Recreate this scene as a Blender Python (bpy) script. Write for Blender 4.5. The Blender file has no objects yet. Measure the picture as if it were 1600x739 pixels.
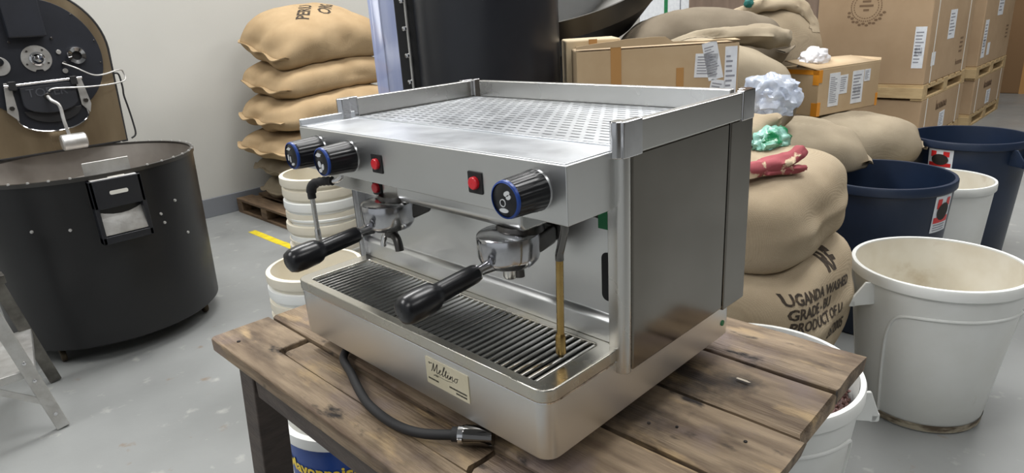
import bpy, bmesh, math, random
from mathutils import Vector, Matrix, noise, Euler
from mathutils.bvhtree import BVHTree
PI = math.pi
scn = bpy.context.scene
col = scn.collection

# ------------------------------------------------------------------ camera
YAW, PITCH, ROLL = 0.8004, 0.3260, -0.0633
CAM = Vector((0.92332, -0.42508, 1.25785))
cy, sy, cp, sp = math.cos(YAW), math.sin(YAW), math.cos(PITCH), math.sin(PITCH)
fw = Vector((-sy*cp, cy*cp, -sp)); rt = Vector((cy, sy, 0)); up = rt.cross(fw)
rt2 = rt*math.cos(ROLL) + up*math.sin(ROLL); up2 = up*math.cos(ROLL) - rt*math.sin(ROLL)
cd = bpy.data.cameras.new('camera'); cd.sensor_width = 36; cd.lens = 1030.473/1600*36
cd.clip_start = .02; cd.clip_end = 100
cam = bpy.data.objects.new('camera', cd); col.objects.link(cam)
cam.matrix_world = Matrix(((rt2.x, up2.x, -fw.x, CAM.x), (rt2.y, up2.y, -fw.y, CAM.y), (rt2.z, up2.z, -fw.z, CAM.z), (0, 0, 0, 1)))
scn.camera = cam

# ------------------------------------------------------------------ light
wd = bpy.data.worlds.new('overcast_daylight'); scn.world = wd; wd.use_nodes = True
wd.node_tree.nodes['Background'].inputs[0].default_value = (.92, .96, 1, 1)
wd.node_tree.nodes['Background'].inputs[1].default_value = 0.45
LAMPS = [(-2.2, 1.0), (-2.2, 5.0), (0.6, 1.9), (0.9, 5.6), (4.0, 1.0), (4.0, 5.0), (-1.6, -3.0), (2.4, -3.0)]
POWER = [165, 130, 105, 105, 45, 65, 125, 60]
for i, (x, y) in enumerate(LAMPS):
    ld = bpy.data.lights.new('roof_panel_light', 'AREA'); ld.shape = 'RECTANGLE'; ld.size = .9; ld.size_y = 2.6
    ld.energy = POWER[i]; ld.color = (1, .99, .975)
    lo = bpy.data.objects.new('roof_panel_light', ld); col.objects.link(lo); lo.location = (x, y, 4.56)
vs = scn.view_settings
vs.view_transform = 'Standard'; vs.look = 'None'; vs.gamma = 1; vs.use_curve_mapping = False
vs.exposure = 0.10

# ------------------------------------------------------------------ materials
def lin(c):
    return tuple(((v/255)/12.92 if v/255 <= .04045 else (((v/255)+.055)/1.055)**2.4) for v in c[:3]) + (1,)
MAT = {}
def mat(name, c, rough=.5, metal=0, spec=.5, c2=None, nscale=6, stretch=(1, 1, 1), detail=4, contrast=(.35, .65), bump=0, bscale=60, bstretch=None,
        trans=0, alpha=1, coat=0, emit=None, rvar=0, spots=None, sss=0, rnd=0):
    m = bpy.data.materials.new(name); m.use_nodes = True; MAT[name] = m
    nt = m.node_tree; N = nt.nodes; K = nt.links; b = N['Principled BSDF']
    b.inputs['Base Color'].default_value = lin(c); b.inputs['Roughness'].default_value = rough
    b.inputs['Metallic'].default_value = metal; b.inputs['Specular IOR Level'].default_value = spec
    if trans: b.inputs['Transmission Weight'].default_value = trans
    if alpha < 1: b.inputs['Alpha'].default_value = alpha
    if coat: b.inputs['Coat Weight'].default_value = coat; b.inputs['Coat Roughness'].default_value = .15
    tc = N.new('ShaderNodeTexCoord'); out = None
    def ntex(scale, st, det=4, rough_=.55):
        mp = N.new('ShaderNodeMapping'); mp.inputs['Scale'].default_value = st; K.new(tc.outputs['Object'], mp.inputs[0])
        n = N.new('ShaderNodeTexNoise'); n.inputs['Scale'].default_value = scale; n.inputs['Detail'].default_value = det; n.inputs['Roughness'].default_value = rough_
        K.new(mp.outputs[0], n.inputs['Vector']); return n.outputs[0]
    def ramp(src, p0, p1, a, bb):
        r = N.new('ShaderNodeValToRGB'); r.color_ramp.elements[0].position = p0; r.color_ramp.elements[1].position = p1
        r.color_ramp.elements[0].color = a; r.color_ramp.elements[1].color = bb; K.new(src, r.inputs[0]); return r.outputs[0]
    def mix(fac, a, bb):
        x = N.new('ShaderNodeMix'); x.data_type = 'RGBA'; K.new(fac, x.inputs[0])
        for s, i in ((a, 6), (bb, 7)):
            if isinstance(s, tuple): x.inputs[i].default_value = s
            else: K.new(s, x.inputs[i])
        return x.outputs[2]
    colr = None
    if c2: colr = ramp(ntex(nscale, stretch, detail), contrast[0], contrast[1], lin(c), lin(c2))
    for sp_ in (spots or []):      # (colour, scale, p0, p1, stretch)
        f = ramp(ntex(sp_[1], sp_[4] if len(sp_) > 4 else (1, 1, 1), 6), sp_[2], sp_[3], (0, 0, 0, 1), (1, 1, 1, 1))
        colr = mix(f, colr if colr is not None else lin(c), lin(sp_[0]))
    if rnd:
        oi = N.new('ShaderNodeObjectInfo'); h = N.new('ShaderNodeHueSaturation')
        mr = N.new('ShaderNodeMapRange'); mr.inputs[3].default_value = 1-rnd; mr.inputs[4].default_value = 1+rnd
        K.new(oi.outputs['Random'], mr.inputs[0]); K.new(mr.outputs[0], h.inputs['Value'])
        if colr is None: h.inputs['Color'].default_value = lin(c)
        else: K.new(colr, h.inputs['Color'])
        colr = h.outputs[0]
    if colr is not None: K.new(colr, b.inputs['Base Color'])
    if rvar:
        mr = N.new('ShaderNodeMapRange'); mr.inputs[1].default_value = .3; mr.inputs[2].default_value = .7
        mr.inputs[3].default_value = max(.02, rough-rvar); mr.inputs[4].default_value = rough+rvar
        K.new(ntex(nscale*1.7, stretch, 5), mr.inputs[0]); K.new(mr.outputs[0], b.inputs['Roughness'])
    if bump:
        bp = N.new('ShaderNodeBump'); bp.inputs['Strength'].default_value = bump; bp.inputs['Distance'].default_value = .01
        K.new(ntex(bscale, bstretch or stretch, 4), bp.inputs['Height']); K.new(bp.outputs[0], b.inputs['Normal'])
    return m

def burlap(name, c, c2):
    m = mat(name, c, rough=.95, spec=.1, c2=c2, nscale=5, detail=6, contrast=(.3, .7), rnd=.06)
    nt = m.node_tree; N = nt.nodes; K = nt.links; b = N['Principled BSDF']; tc = N.new('ShaderNodeTexCoord')
    hs = []
    for d in ('X', 'Y', 'Z'):
        w = N.new('ShaderNodeTexWave'); w.bands_direction = d; w.inputs['Scale'].default_value = 150; w.inputs['Distortion'].default_value = 2.5
        w.inputs['Detail'].default_value = 2; w.inputs['Detail Scale'].default_value = 3
        K.new(tc.outputs['Object'], w.inputs[0]); hs.append(w.outputs[1])
    a = N.new('ShaderNodeMath'); a.operation = 'ADD'; K.new(hs[0], a.inputs[0]); K.new(hs[1], a.inputs[1])
    a2 = N.new('ShaderNodeMath'); a2.operation = 'ADD'; K.new(a.outputs[0], a2.inputs[0]); K.new(hs[2], a2.inputs[1])
    n = N.new('ShaderNodeTexNoise'); n.inputs['Scale'].default_value = 14; n.inputs['Detail'].default_value = 5; K.new(tc.outputs['Object'], n.inputs['Vector'])
    mu = N.new('ShaderNodeMath'); mu.operation = 'MULTIPLY_ADD'; K.new(n.outputs[0], mu.inputs[0]); mu.inputs[1].default_value = 5; K.new(a2.outputs[0], mu.inputs[2])
    bp = N.new('ShaderNodeBump'); bp.inputs['Strength'].default_value = .32; bp.inputs['Distance'].default_value = .006
    K.new(mu.outputs[0], bp.inputs['Height']); K.new(bp.outputs[0], b.inputs['Normal'])
    # the weave also shows as a fine value change
    h = N.new('ShaderNodeHueSaturation'); mr = N.new('ShaderNodeMapRange'); mr.inputs[2].default_value = 3; mr.inputs[3].default_value = .86; mr.inputs[4].default_value = 1.1
    src = b.inputs['Base Color'].links[0].from_socket
    K.new(a2.outputs[0], mr.inputs[0]); K.new(mr.outputs[0], h.inputs['Value']); K.new(src, h.inputs['Color']); K.new(h.outputs[0], b.inputs['Base Color'])
    return m

mat('steel', (214, 213, 210), rough=.27, metal=1, c2=(204, 203, 199), nscale=3, rvar=.03)
mat('steel_front', (225, 226, 226), rough=.33, metal=1, c2=(213, 214, 213), nscale=2, rvar=.03)
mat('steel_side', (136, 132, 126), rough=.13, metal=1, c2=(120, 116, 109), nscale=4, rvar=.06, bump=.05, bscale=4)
mat('steel_top', (226, 229, 233), rough=.34, metal=1, c2=(214, 218, 223), nscale=12, rvar=.03)
mat('steel_worn', (196, 193, 184), rough=.27, metal=1, c2=(208, 194, 156), nscale=9, contrast=(.55, .8), rvar=.04)
mat('chrome', (214, 214, 216), rough=.07, metal=1)
mat('chrome_scratched', (200, 201, 204), rough=.15, metal=1, c2=(176, 176, 180), nscale=25, rvar=.06)
mat('steel_dark', (92, 90, 88), rough=.35, metal=1)
mat('grate_steel', (190, 190, 188), rough=.24, metal=1, c2=(168, 168, 166), nscale=14, rvar=.06)
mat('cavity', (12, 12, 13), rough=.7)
mat('black_plastic', (17, 18, 22), rough=.28, spec=.5)
mat('chrome_dark', (110, 108, 106), rough=.10, metal=1)  # darkened chrome; on the steam wand its colour stands in for dark reflections
mat('door_black', (36, 38, 44), rough=.5)
mat('door_letter', (66, 68, 74), rough=.5)
mat('black_matte', (24, 24, 26), rough=.55)
mat('black_rubber', (30, 30, 32), rough=.65)
mat('blue_ring', (24, 62, 138), rough=.35)
mat('white_print', (205, 208, 210), rough=.5)
mat('red_plastic', (214, 30, 44), rough=.35, coat=.3)
mat('brass', (186, 158, 104), rough=.25, metal=1, c2=(164, 134, 78), nscale=30, rvar=.06)
mat('green_sticker', (22, 112, 66), rough=.5, c2=(32, 140, 84), nscale=50, contrast=(.55, .6))
mat('nameplate', (206, 199, 176), rough=.38, c2=(194, 187, 162), nscale=20)
mat('dark_print', (40, 36, 32), rough=.7)
mat('ink', (52, 44, 36), rough=.95, c2=(92, 76, 58), nscale=120, contrast=(.5, .75))
mat('wood_top', (150, 132, 109), rough=.62, spec=.3, c2=(92, 76, 61), nscale=3.2, stretch=(2.2, 14, 14), detail=8, contrast=(.32, .68), bump=.35, bscale=22, bstretch=(1, 14, 14), rnd=.08,
    spots=[((54, 42, 35), 9, .53, .72, (.7, 1.6, 1)), ((186, 160, 120), 12, .56, .74, (.6, 2.2, 2.2)), ((118, 104, 98), 8, .54, .70), ((34, 28, 25), 20, .62, .70, (.7, 1.5, 1))])
mat('wood_edge', (120, 98, 68), rough=.7, c2=(70, 52, 36), nscale=5, stretch=(3, 9, 9), detail=7, bump=.5, bscale=40)
mat('scar', (176, 166, 150), rough=.8)
mat('burn', (20, 18, 17), rough=.9, c2=(46, 40, 36), nscale=60)
mat('wood_frame', (74, 64, 58), rough=.6, c2=(56, 47, 43), nscale=7, stretch=(2, 2, 8), bump=.2, bscale=30)
mat('pine', (192, 168, 126), rough=.75, c2=(168, 142, 102), nscale=3, stretch=(2, 12, 12), detail=6)
mat('pallet_old', (122, 100, 76), rough=.85, c2=(92, 74, 56), nscale=4, stretch=(2, 10, 10))
mat('roaster_black', (15, 15, 17), rough=.38, c2=(22, 22, 24), nscale=2.5, spots=[((92, 70, 44), 1.4, .66, .95)], rvar=.08)
mat('roaster_disc', (22, 25, 33), rough=.48, c2=(28, 31, 40), nscale=10)
mat('roaster_face', (158, 142, 116), rough=.34, metal=.7, c2=(136, 120, 96), nscale=2.2, stretch=(1, 3, .7), rvar=.08)
mat('bin_steel', (176, 171, 165), rough=.45, metal=.75, c2=(146, 140, 134), nscale=3.5, rvar=.1)
mat('drum_black', (26, 28, 34), rough=.34, c2=(32, 34, 40), nscale=3, rvar=.05)
mat('aluminium', (206, 206, 204), rough=.42, metal=.7, c2=(178, 176, 172), nscale=12, rvar=.1, bump=.1, bscale=60)
mat('aluminium_dirty', (120, 118, 112), rough=.55, metal=.6, c2=(82, 80, 76), nscale=12)
mat('bin_white', (222, 224, 222), rough=.45, c2=(212, 213, 208), nscale=4, spots=[((160, 148, 122), 9, .70, .86, (1, 1, .4))], bump=.04, bscale=30)
mat('bin_white_inside', (204, 197, 180), rough=.6, c2=(222, 219, 208), nscale=5, spots=[((166, 146, 112), 6, .56, .78)])
mat('bin_grime', (88, 76, 60), rough=.8, c2=(170, 160, 140), nscale=18, stretch=(1, 1, 3), contrast=(.42, .6))
mat('bin_blue', (24, 39, 63), rough=.42, c2=(20, 34, 55), nscale=5, bump=.04, bscale=40)
mat('bucket_cream', (224, 218, 202), rough=.5, c2=(208, 196, 168), nscale=5, contrast=(.45, .85))
mat('bucket_white', (232, 234, 232), rough=.45, c2=(222, 216, 200), nscale=5, contrast=(.5, .8))
mat('label_blue', (24, 66, 142), rough=.4)
mat('label_yellow', (240, 208, 60), rough=.45)
mat('label_red', (206, 40, 40), rough=.45)
mat('paper', (224, 228, 232), rough=.6, c2=(210, 214, 220), nscale=30)
mat('print_grey', (140, 142, 150), rough=.7)
mat('card', (188, 166, 134), rough=.8, c2=(176, 152, 119), nscale=4, rnd=.04)
mat('card_dark', (172, 147, 117), rough=.8, c2=(161, 136, 106), nscale=3, rnd=.04)
mat('card_pale', (214, 196, 164), rough=.8, c2=(204, 184, 150), nscale=4)
mat('card_inside', (120, 92, 62), rough=.85)
mat('card_tape', (176, 134, 84), rough=.25)
mat('orange_tape', (214, 142, 46), rough=.3)
mat('strap_white', (222, 220, 212), rough=.4)
mat('card_print', (118, 95, 72), rough=.85)
mat('plywood', (124, 106, 92), rough=.8, c2=(106, 90, 78), nscale=3, stretch=(6, 6, 1))
burlap('burlap_warm', (184, 160, 126), (165, 141, 108))
burlap('burlap_grey', (170, 158, 137), (152, 140, 120))
burlap('burlap_tan', (184, 169, 145), (165, 149, 125))
burlap('burlap_shaded', (134, 124, 108), (116, 106, 92))  # grey burlap made darker: the pan's shade is put into the colour
mat('thread', (206, 190, 158), rough=.9)
mat('red_cloth', (160, 80, 86), rough=.9, c2=(142, 66, 72), nscale=9, spots=[((206, 186, 156), 24, .57, .61)])
mat('teal_tie', (30, 120, 112), rough=.6, c2=(20, 90, 86), nscale=30)
mat('clear_plastic', (220, 228, 240), rough=.18, spec=.7, alpha=.66, c2=(186, 198, 220), nscale=24)
mat('green_plastic', (150, 205, 190), rough=.2, spec=.6, alpha=.8, c2=(24, 138, 84), nscale=14, contrast=(.5, .6), bump=.6, bscale=22)
mat('white_plastic', (232, 232, 236), rough=.35, alpha=.92, bump=.4, bscale=20)
mat('blue_sheet', (176, 188, 226), rough=.18, spec=.6, alpha=.62, c2=(150, 165, 214), nscale=2.5, stretch=(6, 6, .6))
mat('beans', (92, 58, 52), rough=.6, c2=(58, 34, 30), nscale=80, rnd=.1)
mat('wall_paint', (185, 184, 178), rough=.8, c2=(179, 178, 172), nscale=.8, bump=.03, bscale=60)
mat('wall_far', (120, 112, 100), rough=.85, c2=(96, 88, 78), nscale=.6)
mat('wall_right', (92, 88, 82), rough=.8, c2=(72, 68, 64), nscale=.7)
mat('roof_sheet', (176, 178, 180), rough=.7)
mat('baseboard', (118, 121, 126), rough=.6)
mat('tape_yellow', (226, 204, 40), rough=.55, c2=(196, 176, 40), nscale=20)
mat('lamp_face', (250, 250, 248), rough=.6)
mat('caster', (74, 64, 50), rough=.5, metal=.6)
m = mat('concrete', (142, 144, 143), rough=.40, spec=.45, c2=(131, 133, 132), nscale=1.6, detail=8, rvar=.10, bump=.05, bscale=24,
    spots=[((120, 122, 122), 3.2, .62, .80), ((168, 168, 164), 11, .62, .76), ((128, 114, 100), 9, .66, .74)])

# ------------------------------------------------------------------ mesh helpers
class MB:
    def __init__(s): s.v = []; s.f = []; s.M = Matrix()
    def add(s, vs_, fs):
        o = len(s.v); s.v += [tuple(s.M @ Vector(v)) for v in vs_]; s.f += [tuple(i+o for i in f) for f in fs]; return s
    def box(s, lo, hi):
        (x0, y0, z0), (x1, y1, z1) = lo, hi
        return s.add([(x0, y0, z0), (x1, y0, z0), (x1, y1, z0), (x0, y1, z0), (x0, y0, z1), (x1, y0, z1), (x1, y1, z1), (x0, y1, z1)],
                     [(0, 3, 2, 1), (4, 5, 6, 7), (0, 1, 5, 4), (1, 2, 6, 5), (2, 3, 7, 6), (3, 0, 4, 7)])
    def prism(s, poly, z0, z1, ax='z'):
        def mp(a, b, c): return {'z': (a, b, c), 'y': (a, c, b), 'x': (c, a, b)}[ax]
        n = len(poly)
        return s.add([mp(a, b, z0) for a, b in poly] + [mp(a, b, z1) for a, b in poly],
                     [tuple(range(n)), tuple(range(2*n-1, n-1, -1))] + [(i, n+i, n+(i+1) % n, (i+1) % n) for i in range(n)])
    def lathe(s, prof, n=48, c=(0, 0, 0), ax='z', closed=False, flute=None):
        vs_ = []; fs = []; m_ = len(prof)
        for i in range(n):
            a = 2*PI*i/n
            for j, (r, h) in enumerate(prof):
                rr = r
                if flute and flute[2] <= j <= flute[3]: rr = r*(1+flute[1]*math.cos(flute[0]*a))
                p = (rr*math.cos(a), rr*math.sin(a), h)
                p = {'z': p, 'y': (p[0], p[2], p[1]), 'x': (p[2], p[0], p[1])}[ax]
                vs_.append((p[0]+c[0], p[1]+c[1], p[2]+c[2]))
        for i in range(n):
            k = (i+1) % n
            for j in range(m_ if closed else m_-1):
                l = (j+1) % m_
                fs.append((i*m_+j, k*m_+j, k*m_+l, i*m_+l))
        return s.add(vs_, fs)
    def tube(s, path, r, n=10, cap=True):
        P = [Vector(p) for p in path]; rs = r if isinstance(r, (list, tuple)) else [r]*len(P)
        vs_ = []; fs = []; pu = None
        for i, p in enumerate(P):
            t = (P[min(i+1, len(P)-1)] - P[max(i-1, 0)]).normalized()
            if pu is None: pu = t.orthogonal().normalized()
            u = (pu - t*pu.dot(t)); u = u.normalized() if u.length > 1e-6 else t.orthogonal().normalized(); pu = u; w = t.cross(u)
            for k in range(n):
                a = 2*PI*k/n; vs_.append(tuple(p + (u*math.cos(a) + w*math.sin(a))*rs[i]))
        for i in range(len(P)-1):
            for k in range(n):
                l = (k+1) % n; fs.append((i*n+k, i*n+l, (i+1)*n+l, (i+1)*n+k))
        if cap: fs += [tuple(range(n-1, -1, -1)), tuple((len(P)-1)*n+k for k in range(n))]
        return s.add(vs_, fs)
    def bar(s, a, b, w, h, upv=(0, 0, 1)):
        a = Vector(a); b = Vector(b); t = (b-a).normalized(); u = Vector(upv); sd = t.cross(u).normalized(); u = sd.cross(t).normalized()
        vs_ = [tuple(p + sd*(i*w/2) + u*(j*h/2)) for p in (a, b) for i, j in ((-1, -1), (1, -1), (1, 1), (-1, 1))]
        return s.add(vs_, [(0, 3, 2, 1), (4, 5, 6, 7), (0, 1, 5, 4), (1, 2, 6, 5), (2, 3, 7, 6), (3, 0, 4, 7)])
    def build(s, name, material, parent=None, bevel=0, smooth=True, angle=38, segs=2, solid=0, recalc=True):
        me = bpy.data.meshes.new(name); me.from_pydata(s.v, [], s.f); 
        if recalc:
            bm = bmesh.new(); bm.from_mesh(me); bmesh.ops.recalc_face_normals(bm, faces=bm.faces); bm.to_mesh(me); bm.free()
        o = bpy.data.objects.new(name, me); col.objects.link(o)
        me.materials.append(MAT[material])
        if smooth:
            me.polygons.foreach_set('use_smooth', [True]*len(me.polygons)); me.set_sharp_from_angle(angle=math.radians(angle))
        if solid:
            q = o.modifiers.new('thickness', 'SOLIDIFY'); q.thickness = solid; q.offset = 0
        if bevel:
            q = o.modifiers.new('bevel', 'BEVEL'); q.width = bevel; q.segments = segs; q.limit_method = 'ANGLE'; q.angle_limit = math.radians(35); q.harden_normals = True
        if parent: o.parent = parent
        return o
def empty(name, loc=(0, 0, 0), rz=0):
    o = bpy.data.objects.new(name, None); col.objects.link(o); o.location = loc; o.rotation_euler = (0, 0, rz); o.empty_display_size = .05; return o
def tag(o, label=None, cat=None, group=None, kind=None):
    if label: o['label'] = label
    if cat: o['category'] = cat
    if group: o['group'] = group
    if kind: o['kind'] = kind
    return o
def thing(name, label, cat, loc=(0, 0, 0), rz=0, group=None): return tag(empty(name, loc, rz), label, cat, group)
def box(name, lo, hi, m_, parent=None, bevel=0): return MB().box(lo, hi).build(name, m_, parent, bevel)
def copy_tree(o, parent=None):
    c = o.copy(); col.objects.link(c); c.parent = parent
    for ch in list(o.children): copy_tree(ch, c)
    return c
def spline(pts, n=8):
    P = [Vector(p) for p in pts]; out = []
    for i in range(len(P)-1):
        a, b, c, d = P[max(i-1, 0)], P[i], P[i+1], P[min(i+2, len(P)-1)]
        for k in range(n):
            t = k/n; out.append(.5*((2*b) + (c-a)*t + (2*a-5*b+4*c-d)*t*t + (3*b-a-3*c+d)*t**3))
    return out + [P[-1]]
def rrect(x0, y0, x1, y1, r, n=6):
    out = []
    for cx, cy_, a0 in ((x1-r, y0+r, -PI/2), (x1-r, y1-r, 0), (x0+r, y1-r, PI/2), (x0+r, y0+r, PI)):
        for k in range(n+1):
            a = a0 + PI/2*k/n; out.append((cx+r*math.cos(a), cy_+r*math.sin(a)))
    return out
def text_mesh(body, size, shear=0, align='LEFT', space=1.0, bold=0):
    cu = bpy.data.curves.new('lettering', 'FONT'); cu.body = body; cu.size = size; cu.shear = shear; cu.align_x = align; cu.space_character = space; cu.resolution_u = 2; cu.offset = bold
    o = bpy.data.objects.new('lettering', cu); col.objects.link(o)
    me = bpy.data.meshes.new_from_object(o); bpy.data.objects.remove(o); bpy.data.curves.remove(cu); return me
def lettering(body, size, m_, org, ux, uy, parent=None, **k):
    """flat print: org + ux*x + uy*y"""
    me = text_mesh(body, size, **k); org = Vector(org); ux = Vector(ux).normalized(); uy = Vector(uy).normalized(); n = ux.cross(uy).normalized()
    for v in me.vertices: v.co = org + ux*v.co.x + uy*v.co.y
    o = bpy.data.objects.new('lettering', me); col.objects.link(o); me.materials.clear(); me.materials.append(MAT[m_])
    q = o.modifiers.new('thickness', 'SOLIDIFY'); q.thickness = .0006; q.offset = 0
    if parent: o.parent = parent
    return o
def project_print(me, m_, target, org, ux, uy, parent, lift=.0015, name='lettering', cut=.012):
    """ink printed on a bulging surface: every vertex is laid on the target along -n"""
    org = Vector(org); ux = Vector(ux).normalized(); uy = Vector(uy).normalized(); n = ux.cross(uy).normalized()
    bm = bmesh.new(); bm.from_mesh(me)
    bmesh.ops.triangulate(bm, faces=bm.faces)
    for _ in range(4):
        es = [e for e in bm.edges if e.calc_length() > cut]
        if not es: break
        bmesh.ops.subdivide_edges(bm, edges=es, cuts=1); bmesh.ops.triangulate(bm, faces=bm.faces)
    W_ = target.matrix_basis
    bv = BVHTree.FromPolygons([W_ @ v.co for v in target.data.vertices], [tuple(p.vertices) for p in target.data.polygons])
    dead = []
    for v in bm.verts:
        p = org + ux*v.co.x + uy*v.co.y
        h = bv.ray_cast(p + n*.5, -n, 1.2)
        if h[0] is None: dead.append(v)
        else: v.co = h[0] + n*lift
    bmesh.ops.delete(bm, geom=dead, context='VERTS')
    bm.to_mesh(me); bm.free()
    o = bpy.data.objects.new(name, me); col.objects.link(o); me.materials.clear(); me.materials.append(MAT[m_])
    o.parent = parent; o.matrix_parent_inverse = parent.matrix_basis.inverted(); return o
def nz(p, s, seed=0): return noise.noise(Vector(p)*s + Vector((seed*3.7, seed*1.3, seed*2.1)))

# a scorched patch in the wood, then two noisy dark patches beside the machine
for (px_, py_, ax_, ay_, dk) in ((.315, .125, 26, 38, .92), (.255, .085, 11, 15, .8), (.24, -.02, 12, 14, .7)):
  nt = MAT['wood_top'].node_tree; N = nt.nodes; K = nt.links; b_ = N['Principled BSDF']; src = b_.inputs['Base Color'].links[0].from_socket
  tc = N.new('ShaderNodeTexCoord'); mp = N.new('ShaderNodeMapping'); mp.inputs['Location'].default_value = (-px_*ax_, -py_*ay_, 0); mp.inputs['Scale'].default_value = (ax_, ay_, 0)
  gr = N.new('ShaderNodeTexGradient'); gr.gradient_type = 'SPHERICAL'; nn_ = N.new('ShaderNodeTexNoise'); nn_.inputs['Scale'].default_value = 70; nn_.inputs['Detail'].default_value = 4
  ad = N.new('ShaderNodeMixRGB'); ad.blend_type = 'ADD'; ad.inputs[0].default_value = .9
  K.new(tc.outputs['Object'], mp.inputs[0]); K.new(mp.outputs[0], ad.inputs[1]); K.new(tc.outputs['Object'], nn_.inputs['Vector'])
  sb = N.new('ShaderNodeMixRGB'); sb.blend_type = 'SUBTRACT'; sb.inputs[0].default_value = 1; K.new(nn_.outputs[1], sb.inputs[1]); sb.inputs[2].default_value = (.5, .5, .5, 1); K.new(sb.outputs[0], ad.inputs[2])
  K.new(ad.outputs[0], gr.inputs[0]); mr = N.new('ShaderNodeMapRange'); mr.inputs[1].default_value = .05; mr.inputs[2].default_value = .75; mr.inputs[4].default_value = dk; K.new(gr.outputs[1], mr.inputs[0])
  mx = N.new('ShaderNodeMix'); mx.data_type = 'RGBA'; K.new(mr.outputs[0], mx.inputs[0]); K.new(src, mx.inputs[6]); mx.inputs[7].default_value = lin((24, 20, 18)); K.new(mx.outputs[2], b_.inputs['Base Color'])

# ================================================================== SETTING
def struct(name, lo, hi, m_, bevel=0):
    return tag(box(name, lo, hi, m_, None, bevel), kind='structure')
struct('floor', (-4.1, -6, -.1), (6.2, 11.2, 0), 'concrete')
struct('wall_left', (-4.02, -6, 0), (-3.87, 11, 4.7), 'wall_paint')
struct('wall_back', (-4.02, 11, 0), (6.2, 11.15, 4.7), 'wall_far')
struct('wall_right', (6.0, -6, 0), (6.15, 11, 4.7), 'wall_right')
struct('ceiling', (-4.1, -6, 4.7), (6.2, 11.2, 4.8), 'roof_sheet')
struct('baseboard_left', (-3.87, -6, 0), (-3.852, 11, .135), 'baseboard', .003)
for i, (x, y) in enumerate(LAMPS):
    t = thing('roof_light', 'long white panel light under the roof', 'ceiling light', (x, y, 4.57), 0, 'roof panel lights')
    box('housing', (-.5, -1.35, .03), (.5, 1.35, .13), 'roof_sheet', t, .01)
tp = MB()
for a, b, dw in ((-3.26, -2.85, 0), (-2.85, -2.3, .004)):
    tp.box((a, 1.225+dw, 0), (b, 1.275+dw, .0012))
tag(tp.build('floor_tape', 'tape_yellow'), 'worn yellow marking tape stuck on the concrete floor', 'tape')

# ================================================================== TABLE
TZ = .772
table = thing('work_table', 'low worn wooden table of wide stained planks under the steel machine', 'table', (.26, .2, 0))
tx, ty = -.26, -.2            # table-local shift so that world numbers can be used below
def plank(x0, x1, y0, y1, z1=TZ, th=.024, seed=0, name='plank', wav=.0025):
    rr = random.Random(seed); mb = MB(); n = 14; rows = []
    for i in range(n+1):
        x = x0 + (x1-x0)*i/n
        a = y0 + nz((x*6, seed, 0), 1.5, seed)*wav; b = y1 + nz((x*6, seed+5, 0), 1.5, seed)*wav
        zz = nz((x*3, seed, 2), 1, seed)*.0015
        rows.append([(x, a, z1-th), (x, a, z1-.003+zz), (x, a+.004, z1+zz), (x, (a+b)/2, z1+zz*.5-.0008), (x, b-.004, z1+zz), (x, b, z1-.003+zz), (x, b, z1-th)])
    # ends are not cut dead square
    for k, p in enumerate(rows[-1]): rows[-1][k] = (p[0]+rr.uniform(-.003, .003), p[1], p[2])
    vs_ = [(p[0]+tx, p[1]+ty, p[2]) for r in rows for p in r]; m_ = 7; fs = []
    for i in range(n):
        for j in range(m_):
            l = (j+1) % m_; fs.append((i*m_+j, (i+1)*m_+j, (i+1)*m_+l, i*m_+l))
    fs += [tuple(range(m_)), tuple(n*m_+j for j in range(m_-1, -1, -1))]
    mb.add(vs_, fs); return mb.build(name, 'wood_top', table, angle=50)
lp0 = [(-.163, -.090), (-.158, -.095), (.700, -.094), (.700, -.0400), (-.0240, -.0405), (-.0245, .0095), (-.161, .0095)]
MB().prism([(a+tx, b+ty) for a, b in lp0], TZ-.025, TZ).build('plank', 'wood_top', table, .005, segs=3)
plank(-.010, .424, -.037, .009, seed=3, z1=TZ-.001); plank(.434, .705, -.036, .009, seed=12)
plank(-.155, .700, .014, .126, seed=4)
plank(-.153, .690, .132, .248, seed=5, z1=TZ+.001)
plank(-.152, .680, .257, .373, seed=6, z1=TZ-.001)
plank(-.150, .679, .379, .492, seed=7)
for k, (x, y, r) in enumerate(((-.105, -.070, .0030), (.64, .205, .0022), (.565, .18, .0018), (.535, .165, .0022))):
    MB().lathe([(.0005, TZ+.0012), (r, TZ+.0012), (r, TZ-.003), (.0005, TZ-.003)], 12, (x+tx, y+ty, 0)).build('nail_hole', 'burn', table)
def blot(x, y, rx, ry, m_, name, seed):
    mb = MB(); n = 28; vs_ = [(x+tx, y+ty, TZ+.0014)]
    for k in range(n):
        a = 2*PI*k/n; q = 1 + .35*nz((math.cos(a), math.sin(a), seed), 1.5, seed)
        vs_.append((x+tx+rx*q*math.cos(a), y+ty+ry*q*math.sin(a), TZ+.0012))
    mb.add(vs_, [(0, k+1, (k+1) % n+1) for k in range(n)]); return mb.build(name, m_, table, recalc=False)
blot(.577, .326, .010, .0022, 'scar', 'burn_scar', 5)
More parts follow.
